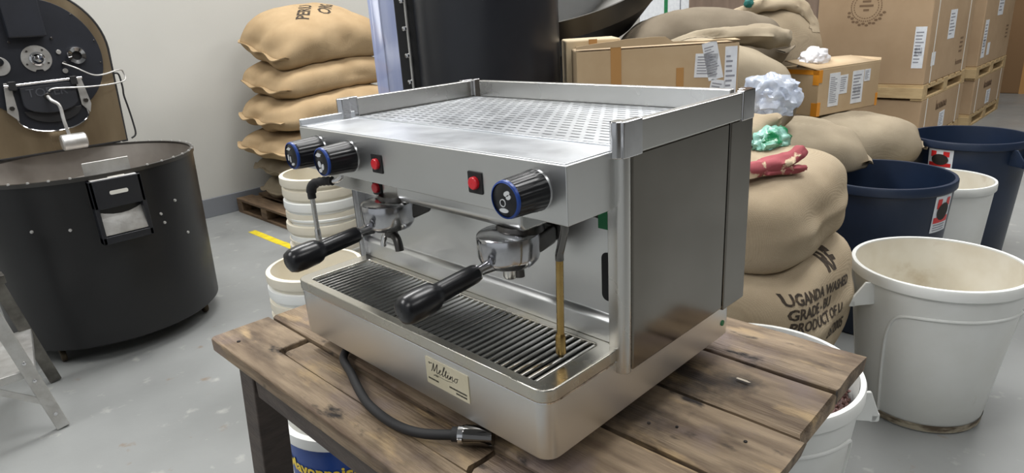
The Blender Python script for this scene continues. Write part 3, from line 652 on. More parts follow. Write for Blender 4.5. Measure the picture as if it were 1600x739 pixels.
for x, f in ((-1.62, 0), (-1.98, .02)): lp(MB().bar((x, -1.02, .004), (x, -.42, 1.14), .040, .018, (1, 0, 0)), 'rear_rail', 'aluminium_dirty', bevel=.003)
for z in (.28, .85): lp(MB().bar((-1.98, -1.02+.6*z/1.14, z), (-1.62, -1.02+.6*z/1.14, z), .025, .02), 'rear_bar', 'aluminium_dirty')
lp(MB().box((-1.985, -.50, 1.13), (-1.575, -.30, 1.165)), 'top_cap', 'aluminium', bevel=.006)
q = along(FB, TB, .47); lp(MB().box((q.x-.01, q.y-.03, q.z-.02), (q.x+.05, q.y+.03, q.z+.012)), 'hinge_bracket', 'aluminium_dirty', bevel=.003)

# ================================================================== JUTE SACKS
SOLID = []      # what soft things press against: ('cone', x, y, r0, r1, h) or ('mesh', bvh, lo, hi)
def add_solid(o, M_=None):
    M_ = M_ or o.matrix_basis; v = [M_ @ p.co for p in o.data.vertices]
    SOLID.append(('mesh', BVHTree.FromPolygons(v, [tuple(p.vertices) for p in o.data.polygons]), [min(p[i] for p in v) for i in range(3)], [max(p[i] for p in v) for i in range(3)]))
def squeeze(o, gap=.002, passes=2):
    """cloth gives way: vertices that would sink into a neighbour are laid on its surface"""
    M_ = o.matrix_basis; I_ = M_.inverted()
    for _ in range(passes):
        for v in o.data.vertices:
            p = M_ @ v.co; q0 = p.copy()
            if p.z < .002: p.z = .002
            for s_ in SOLID:
                if s_[0] == 'cone':
                    _, x, y, r0, r1, h_ = s_
                    if p.z < h_:
                        R_ = r0+(r1-r0)*max(0, p.z)/h_+gap; d = Vector((p.x-x, p.y-y))
                        if d.length < R_: d = d.normalized()*R_; p.x, p.y = x+d.x, y+d.y
                else:
                    _, bv, lo, hi = s_
                    if any(p[i] < lo[i] or p[i] > hi[i] for i in range(3)): continue
                    q, n_, _i, d_ = bv.find_nearest(p)
                    if q is not None and (p-q).dot(n_) < 0: p = q+n_*gap
            if p != q0: v.co = I_ @ p
def sack(label, L, W_, H, loc, rz=0, seed=0, m_='burlap_tan', ears=.10, group=None, tilt=(0, 0), flat=.85, wr=.010, name='jute_sack', cat='sack', e=4.0, f=2.5, seam=True, n=26, droop=0):
    """a filled sack: rounded pillow grown from a cube grid, ears at the corners, creases and a sewn hem at both ends"""
    keys = {}; vs_ = []; fs = []
    def surf(p):
        q = ((abs(p.x)**e+abs(p.y)**e)**(f/e) + abs(p.z)**f)**(-1/f); p = p*q
        x, y, z = p.x*L/2, p.y*W_/2, p.z*H/2*(1 if p.z > 0 else flat)
        w_ = (min(1, abs(p.x))*min(1, abs(p.y)))**5*math.exp(-(p.z/.35)**2); x *= 1+ears*w_*3; y *= 1+ears*w_*3
        pin = math.exp(-(p.z/.16)**2)*abs(p.x)**6; x += math.copysign(.012, p.x)*pin      # the sewn end stands out a little
        d = nz((x, y, z), 4, seed)*wr*2.0 + nz((x, y, z), 11, seed+4)*wr*.9 + wr*.9*abs(p.x)**3*math.sin(p.y*8+seed*1.7+z*30) + wr*.5*math.sin(p.x*7+z*24+seed)*abs(p.y)**3
        nn = Vector((p.x/L, p.y/W_, p.z/H)).normalized()
        return Vector((x, y, z - droop*(2*x/L)**2)) + nn*d
    def vert(p):
        k_ = (round(p[0], 5), round(p[1], 5), round(p[2], 5))
        if k_ not in keys: keys[k_] = len(vs_); vs_.append(tuple(surf(Vector(p))))
        return keys[k_]
    g = [math.tan((-1+2*i/n)*PI/4) for i in range(n+1)]
    for ax in range(3):
        for sg in (-1, 1):
            for i in range(n):
                for j in range(n):
                    q = []
                    for a, b in ((i, j), (i+1, j), (i+1, j+1), (i, j+1)):
                        c = [0, 0, 0]; c[ax] = sg; c[(ax+1) % 3] = g[a]; c[(ax+2) % 3] = g[b]; q.append(vert(c))
                    fs.append(tuple(q if sg > 0 else q[::-1]))
    mb = MB(); mb.v = vs_; mb.f = fs; o = mb.build(name, m_, None, angle=80, recalc=False)
    o.matrix_basis = Matrix.Translation(loc) @ Euler((tilt[0], tilt[1], rz)).to_matrix().to_4x4()
    squeeze(o); add_solid(o)
    tag(o, label, cat, group)
    if seam:
        for sg in (-1, 1):       # frayed hem
            hv = []; hf = []; k = 26
            for j in range(k+1):
                t = -1+2*j/k; p = surf(Vector((sg, t*.999, 0))); w_ = .020+.012*nz((t*4, sg, seed), 1, seed)
                dz = .012*math.sin(t*8+seed); py_ = p.y*(1+.03*abs(t)**4)
                hv += [(p.x-sg*.012, py_, p.z+.004), (p.x+sg*w_, py_, p.z+dz+.003), (p.x+sg*w_, py_, p.z+dz-.003), (p.x-sg*.012, py_, p.z-.004)]
            for j in range(k):
                for e_ in range(4):
                    f_ = (e_+1) % 4; hf.append((4*j+e_, 4*j+4+e_, 4*j+4+f_, 4*j+f_))
            mb = MB(); mb.v = hv; mb.f = hf; mb.build('hem', m_, o, angle=60)
    return o

# pallet and the stack of sacks against the left wall
pw = thing('wooden_pallet', 'old wooden pallet under the sack stack by the white wall', 'pallet', (-3.40, 1.90, 0))
for k in range(6): box('deck_board', (-.42, -.49+k*.168, .088), (.42, -.49+k*.168+.12, .105), 'pallet_old', pw, .002)
for x in (-.42, -.04, .34): box('stringer', (x, -.49, .018), (x+.08, .47, .088), 'pallet_old', pw, .002)
for y in (-.49, -.06, .37): box('bottom_board', (-.42, y, 0), (.42, y+.10, .018), 'pallet_old', pw, .002)
GS = 'jute sacks stacked against the left wall'
SX, SY = -3.40, 1.97
names = ['bottom', 'second', 'third', 'fourth', 'fifth', 'top']
stack = [('slumped jute sack lying directly on the old pallet by the wall', .80, .62, .17, (-3.38, 1.93, .185), 0.06, 'burlap_grey', (0, 0), 0),
         ('dull brown jute sack just above the lowest sack of the wall stack', .86, .64, .18, (-3.40, 1.95, .340), -.05, 'burlap_grey', (0, 0), 0),
         ('brown jute sack, third up from the pallet in the wall stack', .96, .66, .23, (-3.40, 1.93, .515), .04, 'burlap_warm', (.05, 0), .02),
         ('golden jute sack with a long side seam, third down in the wall stack', .94, .66, .26, (-3.38, 1.95, .735), -.04, 'burlap_warm', (.06, -.03), .03),
         ('jute sack with frayed ears just under the lettered sack by the wall', .88, .62, .25, (-3.41, 1.99, .955), .05, 'burlap_warm', (.12, -.04), .04),
         ('plump golden jute sack lettered PERU ORG on top of the wall stack', .84, .62, .35, (-3.40, 2.00, 1.205), .03, 'burlap_warm', (.24, -.05), .06)]
so = []
for k, (lb, L, Wd, H, loc, rz, m_, tl, dr_) in enumerate(stack):
    so.append(sack(lb, L, Wd, H, loc, PI/2+rz, 11+k, m_, group=GS, tilt=tl, ears=.05, wr=.009, e=5, f=3.0, droop=dr_))
for body, org in (('PERU', (-3.17, 1.84, 1.4)), ('ORG', (-3.20, 2.02, 1.4))):
    project_print(text_mesh(body, .115, bold=.003), 'ink', so[-1], org, Vector((-.80, .60, .0)), Vector((-.60, -.80, 0)), so[-1])

# ================================================================== BUCKETS
def bucket_proto(m_, r=.150, h=.33):
    t = empty('plastic_bucket')
    MB().lathe([(.001, 0), (r*.80, 0), (r*.83, .006), (r*.935, h-.075), (r*.99, h-.074), (r*1.0, h-.066), (r*.95, h-.060), (r*.955, h-.040), (r*.955, h-.004), (r*.93, h-.004), (r*.90, h-.075), (r*.79, .010), (.001, .010)], 56).build('body', m_, t)
    MB().lathe([(r*.955, h-.034), (r*1.015, h-.033), (r*1.03, h-.026), (r*1.02, h-.002), (r*1.0, h), (r*.925, h), (r*.925, h-.006)], 56).build('rim', m_, t)
    return t
pc = bucket_proto('bucket_cream'); pwh = bucket_proto('bucket_white'); used = {id(pc): False, id(pwh): False}
def bucket(proto, loc, label, group=None, sc=1):
    if not used[id(proto)]: used[id(proto)] = True; o = proto
    else: o = copy_tree(proto)
    o.location = loc; o.scale = (sc, sc, sc); return tag(o, label, 'bucket', group)
ords = ['lowest', 'second from the floor', 'third from the floor', 'fourth from the floor', 'fifth from the floor', 'fifth from the top', 'fourth from the top', 'third from the top', 'directly under the topmost', 'topmost']
for k in range(10):
    pr_ = pwh if k in (4, 7) else pc
    bucket(pr_, (-1.36+.004*math.sin(k*2), .795+.004*math.cos(k*3), .0445*k), ('white' if k in (4, 7) else 'cream') + ' plastic bucket, ' + ords[k] + ' in the tall nested stack', 'tall stack of nested buckets')
ords = ['lowest', 'second from the floor', 'in the middle', 'directly under the open top one', 'open and topmost']
for k in range(5):
    pr_ = pwh if k == 3 else pc
    bucket(pr_, (-1.00+.003*k, .522, .0475*k), ('white' if k == 3 else 'cream') + ' plastic bucket, ' + ords[k] + ' in the short nested stack', 'short stack of nested buckets', 1.0)
# mayonnaise bucket under the table
mb_ = thing('food_bucket', 'white food bucket with blue mayonnaise label under the table', 'bucket', (-.236, .170, 0))
r, h = .136, .482
MB().lathe([(.001, 0), (r*.84, 0), (r*.87, .006), (r*.97, h-.05), (r*.97, h-.004), (r*.93, h-.004), (r*.81, .010), (.001, .010)], 56).build('body', 'bucket_white', mb_)
MB().lathe([(r*.97, h-.026), (r*1.03, h-.024), (r*1.04, h-.016), (r*1.03, h), (r*.93, h), (r*.93, h-.006)], 56).build('rim', 'bucket_white', mb_)
def rad(z): return r*(.87+.10*z/(h-.05))+.0012
def wrap(name, m_, a0, a1, z0, z1, lift=0, n=24):
    m2 = MB(); vs_ = []; 
    for i in range(n+1):
        a = a0+(a1-a0)*i/n
        for z in (z0, z1): vs_.append(((rad(z)+lift)*math.cos(a), (rad(z)+lift)*math.sin(a), z))
    m2.add(vs_, [(2*i, 2*i+2, 2*i+3, 2*i+1) for i in range(n)]); return m2.build(name, m_, mb_, recalc=False)
wrap('label', 'label_blue', -2.2, 1.4, .16, .454)
def wrap_text(body, size, a0, z, m_, bold=0):
    me = text_mesh(body, size, bold=bold)
    for v in me.vertices:
        a = a0+v.co.x/r; zz = z+v.co.y; v.co = ((rad(zz)+.0014)*math.cos(a), (rad(zz)+.0014)*math.sin(a), zz)
    o = bpy.data.objects.new('lettering', me); col.objects.link(o); me.materials.clear(); me.materials.append(MAT[m_]); o.parent = mb_
wrap_text('Mayonnaise', .040, -1.78, .388, 'label_yellow', .0012)
m2 = MB(); vs_ = [((rad(.335)+.001)*math.cos(-.70), (rad(.335)+.001)*math.sin(-.70), .335)]
for k in range(32):
    a = 2*PI*k/32; aa = -.70+.5*math.cos(a); zz = .335+.036*math.sin(a); vs_.append(((rad(zz)+.001)*math.cos(aa), (rad(zz)+.001)*math.sin(aa), zz))
m2.add(vs_, [(0, k+1, (k+1) % 32+1) for k in range(32)]); m2.build('label_oval', 'label_red', mb_, recalc=False)

# ================================================================== DARK DRUM, HANGING SHEET AND TILTED PAN BEHIND THE MACHINE
DX, DY, DR = -.93, 1.315, .262
dr = thing('roaster_drum', 'tall matt black steel cylinder with a bolted flange behind the machine', 'machine', (DX, DY, 0))
MB().lathe([(.001, 0), (DR*.98, 0), (DR, .01), (DR, 1.72), (DR*.97, 1.76), (.001, 1.78)], 80).build('shell', 'drum_black', dr)
ld2 = Vector((-.71, -.70, 0)); fd = Vector((-.70, .02, 0)).normalized()
fl_ = MB(); fl_.bar((-.200, -.205, 0), (-.200, -.205, 1.76), .085, .05, (-.7, .7, 0)); fl_.build('door_flange', 'black_matte', dr, .004)
rod = MB(); rod.tube([(-.168, -.236, .10), (-.168, -.236, 1.72)], .0055, 10); rod.build('rod', 'aluminium', dr)
for z in [.10+.094*k for k in range(18)]:
    MB().lathe([(.0004, .012), (.008, .010), (.0095, .004), (.0095, 0)], 12).build('bolt', 'chrome', dr).matrix_basis = Matrix.Translation((-.176, -.240, z)) @ Vector((.2, -1, 0)).to_track_quat('Z', 'Y').to_matrix().to_4x4()
sh = MB(); vs_ = []; n = 20
for i in range(n+1):
    u = i/n; a = -.9+1.9*u
    x = -1.345 + .105*u + .012*math.sin(u*9); y = 1.075 + .125*u + .016*math.sin(u*7+1)
    for z in (.002, .7, 1.85): vs_.append((x, y, z))
sh.add(vs_, [(3*i+j, 3*i+3+j, 3*i+4+j, 3*i+1+j) for i in range(n) for j in (0, 1)])
tag(sh.build('plastic_sheet', 'blue_sheet', None, solid=.004), 'upright translucent bluish plastic sheet beside the black cylinder', 'plastic sheet')
pn = thing('cooling_pan', 'wide round polished pan with a dark rim tilted behind the black cylinder', 'pan', (-1.298, 2.199, 1.323))
PR = .424
MB().lathe([(PR-.012, .003), (PR-.03, -.055), (PR*.45, -.15), (.001, -.16)], 80).build('dish', 'chrome', pn)
MB().lathe([(PR, 0), (PR-.002, -.078), (PR*.72, -.19), (.001, -.20)], 80).build('underside', 'black_matte', pn)
MB().lathe([(PR-.014, .0), (PR-.012, .005), (PR+.002, .005), (PR+.003, -.075), (PR-.004, -.078)], 80).build('rim', 'steel_dark', pn)
pn.rotation_euler = Vector((.037, -.334, 1)).to_track_quat('Z', 'Y').to_euler()
ps = MB().box((-.035, -.035, 0), (.035, .035, 1.12)).box((-.2, -.2, 0), (.2, .2, .03)).build('pedestal', 'black_matte', pn, .004)
ps.matrix_parent_inverse = pn.matrix_basis.inverted() @ Matrix.Translation((-1.298, 2.199, 0))

# ================================================================== CARTONS
def carton(name, label, loc, rz, L, Dp, H, m_='card', group=None, top=True):
    t = thing(name, label, 'box', loc, rz, group)
    if top: box('body', (0, 0, 0), (L, Dp, H), m_, t, .006)
    else:
        e = .005
        MB().box((0, 0, 0), (L, e, H)).box((0, Dp-e, 0), (L, Dp, H)).box((0, e, 0), (e, Dp-e, H)).box((L-e, e, 0), (L, Dp-e, H)).box((0, 0, 0), (L, Dp, e)).build('body', m_, t, .0015)
    return t
def sticker(t, face, u, v, w_, h_, lines=3, m_='paper', rot=0, L=0, bar=False):
    """paper label on the front (y=0) or right (x=L) face with rows of small print"""
    g_ = MB(); cr, sr = math.cos(rot), math.sin(rot)
    def P(a, b, off):
        q, w2 = u+a*cr-b*sr, v+a*sr+b*cr
        return (q, -off, w2) if face == 'f' else (L+off, q, w2)
    def quad(a, b, c, d, off): return [P(a, b, off), P(c, b, off), P(c, d, off), P(a, d, off)]
    def slab(a, b, c, d, o0, o1): return quad(a, b, c, d, o0)+quad(a, b, c, d, o1)
    F6 = [(0, 3, 2, 1), (4, 5, 6, 7), (0, 1, 5, 4), (1, 2, 6, 5), (2, 3, 7, 6), (3, 0, 4, 7)]
    lab = g_.add(slab(0, 0, w_, h_, -.001, .0012), F6).build('label', m_, t)
    pr2 = MB(); rr = random.Random(int(u*1000+v*777))
    lines = max(lines*2, 7) if lines else 0
    for k in range(lines):
        b = h_*(.88-.8*k/max(lines, 1)); hh = h_*.32/max(lines, 1)
        pr2.add(slab(w_*.10, b-hh, w_*rr.uniform(.45, .9), b, .001, .0016), F6)
    if bar:
        for k in range(9):
            a = w_*(.15+.075*k); pr2.add(slab(a, h_*.30, a+w_*rr.uniform(.02, .05), h_*.5, .001, .0016), F6)
    tag(pr2.build('print', 'print_grey', lab), kind='stuff')
    return lab
def strip(t, lo, hi, m_, nm='tape'): return box(nm, lo, hi, m_, t)

# torn carton right behind the machine
cx = carton('carton', 'battered brown carton with shipping labels right behind the machine', (-.537, 1.344, .850), math.radians(44.5), .545, .20, .272)
strip(cx, (.115, -.0014, 0), (.150, .004, .283), 'card_tape'); strip(cx, (.335, -.0012, 0), (.36, .004, .2), 'card_tape')
sticker(cx, 'f', .395, .165, .075, .078, 2, rot=-.05); sticker(cx, 'f', .445, .150, .05, .125, 6, rot=.22); sticker(cx, 'f', .497, .02, .040, .24, 6); sticker(cx, 'f', .435, .06, .05, .10, 4, rot=-.2)
fl2 = MB(); vs_ = []; n = 22
for i in range(n+1):
    u = i/n; z = .283 + (.018*math.sin(u*PI) if u < .58 else .0) - .010*max(0, u-.55) + .004*nz((u*9, 0, 0), 1, 2)
    for dy, dz in ((-.002, -.004), (-.002, z-.283+.004), (.006, z-.283+.004), (.06, 0)): vs_.append((u*.545, dy, .283+dz))
fl2.add(vs_, [(4*i+j, 4*i+4+j, 4*i+5+j, 4*i+1+j) for i in range(n) for j in range(3)]); fl2.build('torn_flap', 'card', cx)

c9 = carton('carton', 'pale carton mostly hidden between the black cylinder and the battered carton', (-.695, 1.476, .85), math.radians(44.5), .20, .20, .300, 'card_pale')
strip(c9, (.085, -.0014, 0), (.115, .004, .301), 'card_tape')
# orange-taped open carton on the sacks
oc = carton('taped_carton', 'open carton edged with orange tape resting on the sacks', (-.238, 2.675, .728), math.radians(75.4), .455, .19, .215, 'card', top=False)
oc2 = oc
# faces in local space: y=0 looks right/camera (labels), x=0 looks left (taped end)
for lo, hi in (((-.0015, .0, .185), (.001, .19, .206)), ((-.0015, -.0015, 0), (.022, .001, .062)), ((-.0015, -.0015, .150), (.022, .001, .206)), ((-.0015, 0, .0), (.001, .03, .06)), ((-.0015, 0, .14), (.001, .03, .206)), ((.44, -.0015, .0), (.456, .001, .06))):
    strip(oc, lo, hi, 'orange_tape')
for u, v, w_, h_, l, b in ((.075, .035, .075, .150, 7, False), (.150, .085, .060, .085, 2, False), (.245, .030, .085, .150, 4, True), (.335, .125, .045, .055, 2, False)):
    sticker(oc, 'f', u, v, w_, h_, l, bar=b)
MB().add([(0, 0, .205), (.455, 0, .205), (.445, .150, .232), (-.03, .165, .245)], [(0, 1, 2, 3)]).build('flap', 'card', oc, solid=.004)
MB().add([(.455, 0, .206), (.455, .19, .206), (.50, .17, .225), (.49, .02, .22)], [(0, 1, 2, 3)]).build('flap', 'card', oc, solid=.004)
def crumple(name, label, cat, loc, sc, m_, seed, amp=.35, sub=4, fr=2.2):
    bm = bmesh.new(); bmesh.ops.create_icosphere(bm, subdivisions=sub, radius=1)
    for v in bm.verts:
        p = v.co.copy(); d = amp*(abs(nz(p, fr, seed))*1.4 + .5*abs(nz(p, fr*2.3, seed+3)) - .35); v.co = p*(1+d)
        v.co = Vector((v.co.x*sc[0], v.co.y*sc[1], v.co.z*sc[2]))
    me = bpy.data.meshes.new(name); bm.to_mesh(me); bm.free(); me.materials.append(MAT[m_])
    o = bpy.data.objects.new(name, me); col.objects.link(o); o.location = loc
    me.polygons.foreach_set('use_smooth', [True]*len(me.polygons)); me.set_sharp_from_angle(angle=math.radians(48))
    if cat in ('plastic bag', 'tie') and 'orange' not in label: squeeze(o)
    return tag(o, label, cat)
crumple('plastic_bag', 'crumpled white plastic bag poking out of the orange taped carton', 'plastic bag', (-.335, 2.85, .960), (.062, .10, .058), 'white_plastic', 3)

# big cartons strapped on pallets in the distance
def pallet(x0, x1, y0, y1, z, label, group):
    t = thing('pine_pallet', label, 'pallet', ((x0+x1)/2, (y0+y1)/2, z), 0, group); a, b = (x1-x0)/2, (y1-y0)/2
    for k in range(7): box('deck_board', (-a, -b+k*(2*b-.14)/6, .098), (a, -b+k*(2*b-.14)/6+.14, .117), 'pine', t, .002)
    for x in (-a, -.04, a-.08):
        for y in (-b, -.06, b-.12): box('block', (x, y, .018), (x+.08, y+.12, .082), 'pine', t, .002)
    for x in (-a, -.04, a-.08): box('stringer', (x, -b, .082), (x+.08, b, .098), 'pine', t, .001)
    for x in (-a, -.04, a-.08): box('skid', (x, -b, 0), (x+.08, b, .018), 'pine', t, .001)
    box('lead_board', (-a, -b-.012, .018), (a, -b, .098), 'pine', t, .001)
    return t
def big_box(x0, x1, y0, y1, z0, z1, label, m_='card_dark', straps=True):
    t = thing('pallet_carton', label, 'box', (x0, y0, z0), 0, 'large cartons on pallets'); L, Dp, H = x1-x0, y1-y0, z1-z0
    box('body', (0, 0, 0), (L, Dp, H), m_, t, .008)
    if straps:
        for y in (.14, Dp-.16): MB().box((L, y, 0), (L+.002, y+.018, H)).box((0, y, H), (L+.002, y+.018, H+.002)).build('strap', 'strap_white', t)
    return t
GP = 'pine pallets under the large cartons'
pallet(-1.30, -.46, 5.32, 6.60, 0, 'pine pallet on the floor under the first carton stack', GP)
b0 = big_box(-1.30, -.46, 5.33, 6.60, .117, .440, 'low strapped carton between two pine pallets behind the blue bins')
pallet(-1.30, -.46, 5.32, 6.60, .440, 'pine pallet under the large carton with the round emblem', GP)
b1 = big_box(-1.30, -.465, 5.33, 6.60, .557, 1.75, 'large carton printed with a round emblem on a pine pallet')
pallet(-1.26, -.42, 6.82, 8.10, 0, 'pine pallet on the floor under the second carton stack', GP)
b2 = big_box(-1.26, -.42, 6.83, 8.10, .117, .430, 'low strapped carton between the pallets of the second stack')
pallet(-1.26, -.42, 6.82, 8.10, .430, 'pine pallet under the second tall carton', GP)
b3 = big_box(-1.26, -.425, 6.83, 8.10, .547, 1.75, 'second tall carton standing behind the emblem carton', straps=False)
L1 = .835
for t, yo in ((b0, .42), (b2, .40)):
    lettering('homme', .105, 'card_print', (.842, yo, .20), (0, 1, 0), (0, 0, 1), t, bold=.003); sticker(t, 'r', .56, .03, .16, .13, 2, L=.842)
sticker(b1, 'r', .50, .30, .20, .22, 1, L=L1); sticker(b1, 'f', .735, .125, .075, .30, 5, bar=True); sticker(b1, 'r', .115, .13, .10, .10, 0, L=L1)
lettering('IIII', .14, 'card_print', (L1+.0015, 1.02, .16), (0, 0, 1), (0, -1, 0), b1); lettering('homme', .07, 'card_print', (L1+.0015, .86, .07), (0, 1, 0), (0, 0, 1), b1)
sticker(b3, 'r', .08, .07, .13, .33, 5, L=L1, bar=True); sticker(b3, 'r', .52, .42, .22, .26, 2, L=L1); sticker(b3, 'r', .30, .08, .10, .11, 0, L=L1)
lettering('homme', .16, 'card_print', (L1+.0015, .60, .92), (0, 1, 0), (0, 0, 1), b3, bold=.004); lettering('IIII', .14, 'card_print', (L1+.0015, 1.12, .18), (0, 0, 1), (0, -1, 0), b3)
# emblem: two rings of dashes, wreath leaves and lines of small print
em_ = MB(); ex, ez = .375, .585
for rr, nn, th in ((.105, 44, .008), (.085, 30, .006)):
    for k in range(nn):
        a = 2*PI*k/nn; b = a+2*PI/nn*.62
        em_.add([(ex+q*math.cos(c), -.0012, ez+q*math.sin(c)) for q, c in ((rr, a), (rr, b), (rr+th, b), (rr+th, a))], [(0, 1, 2, 3)])
for k in range(14):
    a = PI+.35+(PI-.7)*k/13; q = .128+.012*(k % 2); cx_, cz_ = ex+q*math.cos(a), ez+q*math.sin(a)
    em_.add([(cx_+.014*math.cos(a+j*PI/3), -.0012, cz_+.010*math.sin(a+j*PI/3)) for j in range(6)], [tuple(range(6))])
for k, w_ in enumerate((.06, .10, .04)): em_.box((ex-w_/2, -.0013, ez+.03-.032*k), (ex+w_/2, -.0002, ez+.045-.032*k))
em_.build('emblem', 'card_print', b1)
tag(MB().box((-1.80, 4.20, 0), (-.86, 4.225, 1.95)).build('plywood_sheet', 'plywood', None, .002), 'grey brown plywood sheet standing behind the heaped sacks', 'board')
# white cartons with green bands, far behind the heap
for k, (x, z) in enumerate(((-2.62, .0), (-2.20, .0), (-2.60, .44), (-2.19, .44), (-2.61, .88), (-2.20, .88), (-1.79, .88), (-1.79, .44), (-1.79, 0))):
    lb = {0: 'resting on the floor', 1: 'in the middle row of the stack', 2: 'in the top row of the stack'}[round(z/.44)]
    t = thing('white_carton', 'white carton with a green band ' + lb + ' behind the heap', 'box', (x, 4.75, z), 0, 'white cartons behind the heap')
    box('body', (0, 0, 0), (.40, .4, .435), 'paper', t, .004); box('band', (.25, -.002, 0), (.285, .0, .435), 'green_sticker', t)
# workbench and dark carton far on the right
wb = thing('steel_bench', 'dim steel bench with braced legs at the far end of the hall', 'bench', (1.05, 8.9, 0))
box('top', (-.55, -.3, .60), (1.1, .5, .63), 'aluminium_dirty', wb, .003); box('shelf', (-.5, -.25, .12), (1.05, .45, .14), 'black_matte', wb)
for x in (-.52, 1.03):
    for y in (-.27, .43): box('leg', (x, y, 0), (x+.04, y+.04, .6), 'steel_dark', wb)
MB().tube([(-.5, -.28, .15), (.3, -.28, .58)], .016, 8).build('brace', 'aluminium', wb)
MB().tube([(1.0, -.28, .15), (.3, -.28, .58)], .016, 8).build('brace', 'aluminium', wb)
db = thing('brown_carton', 'tall plain brown carton beyond the second pallet stack', 'box', (-1.2, 9.35, 0)); box('body', (0, 0, 0), (1.6, .9, 2.1), 'card_inside', db, .01); box('tape', (.76, -.002, 0), (.84, 0, 2.1), 'card_tape', db)

# ================================================================== BINS
def waste_bin(label, loc, rt_, rb_, h, m_, inside, ha, group=None, tilt=(0, 0), grime=False, rz=0, ribs=True, ho=.046):
    t = thing('round_bin', label, 'bin', loc, rz, group); t.rotation_euler = (tilt[0], tilt[1], rz)
    def R_(z): return rb_ + (rt_*.955-rb_)*min(1, z/(h-.05))
    MB().lathe([(.001, .004), (rb_-.012, .004), (rb_-.006, 0), (rb_, .008), (R_(h*.5), h*.5), (R_(h-.05), h-.05), (R_(h-.03), h-.004)], 84).build('body', m_, t)
    MB().lathe([(R_(h-.03)-.004, h-.004), (R_(h-.05)-.008, h-.05), (R_(h*.5)-.007, h*.5), (rb_-.008, .018), (.001, .016)], 84).build('inside', inside, t)
    MB().lathe([(rt_*.94, h-.008), (rt_*.945, h), (rt_*.99, h), (rt_, h-.005), (rt_, h-.030), (rt_*.985, h-.034), (R_(h-.03), h-.030)], 96).build('rim', m_, t)
    for a in ha:       # grab handle: two gussets and a curved bar
        rr = R_(h-.06); rot_ = Matrix.Rotation(a, 4, 'Z')
        for s in (-1, 1):
            mb = MB(); mb.M = rot_; y = s*.060
            mb.add([(rr-.012, y-.004, h-.030), (rt_+.004, y-.004, h-.030), (rt_+ho, y-.004, h-.088), (rt_+ho-.008, y-.004, h-.104), (rr-.014, y-.004, h-.100),
                    (rr-.012, y+.004, h-.030), (rt_+.004, y+.004, h-.030), (rt_+ho, y+.004, h-.088), (rt_+ho-.008, y+.004, h-.104), (rr-.014, y+.004, h-.100)],
                   [(0, 1, 2, 3, 4), (9, 8, 7, 6, 5)] + [(i, 5+i, 5+(i+1) % 5, (i+1) % 5) for i in range(5)])
            mb.build('handle_gusset', m_, t, .002)
        mb = MB(); mb.M = rot_; mb.box((rt_+ho-.020, -.064, h-.106), (rt_+ho+.002, .064, h-.084)); mb.build('handle', m_, t, .005, segs=3)
    for a in (ha if ribs else ()):       # raised rib that outlines each side panel
        for s in (-1, 1):
            pts = []
            a0 = a+s*(.42)
            for z, da in ((.03, 0), (h*.30, .02), (h*.50, .05), (h*.64, .09), (h*.74, .17), (h*.785, .30), (h*.80, .55), (h*.805, .85), (h*.806, PI/2-.42)):
                pts.append((a0+s*da, z))
            sp2 = spline([(p[0], p[1], 0) for p in pts], 6)
            mb = MB(); mb.tube([((R_(q.y)+.001)*math.cos(q.x), (R_(q.y)+.001)*math.sin(q.x), q.y) for q in sp2], .0045, 8); mb.build('rib', m_, t)
    if grime: MB().lathe([(rb_+.0015, .006), (R_(.012)+.0012, .012), (R_(.030)+.0012, .030)], 84).build('grime', 'bin_grime', t)
    return t
CA = lambda x, y: math.atan2(CAM.y-y, CAM.x-x)
wbn = waste_bin('scuffed white round bin with a stained inside standing on the floor', (.505, 1.735, 0), .232, .168, .485, 'bin_white', 'bin_white_inside', (math.radians(-137), math.radians(43)), grime=True)
mb = MB(); mb.lathe([(.001, .035), (.10, .036), (.135, .030), (.15, .020)], 40); mb.build('residue', 'bin_white_inside', wbn)
waste_bin('white round bin of coffee beans half under the table', (.358, .866, 0), .221, .165, .472, 'bin_white', 'bin_white', (math.radians(40), math.radians(220)), ho=.026)
bb1 = waste_bin('dark blue round bin with a red label between sacks and white bins', (.175, 2.276, 0), .246, .195, .600, 'bin_blue', 'bin_blue', (math.radians(-135),), ribs=False)
bb2 = waste_bin('dark blue round bin farthest from the table by the pallets', (.262, 3.206, 0), .243, .195, .600, 'bin_blue', 'bin_blue', (math.radians(-20), math.radians(160)), ribs=False)
waste_bin('small white round bin squeezed between the two blue bins', (.285, 2.715, 0), .188, .148, .500, 'bin_white', 'bin_white_inside', ())
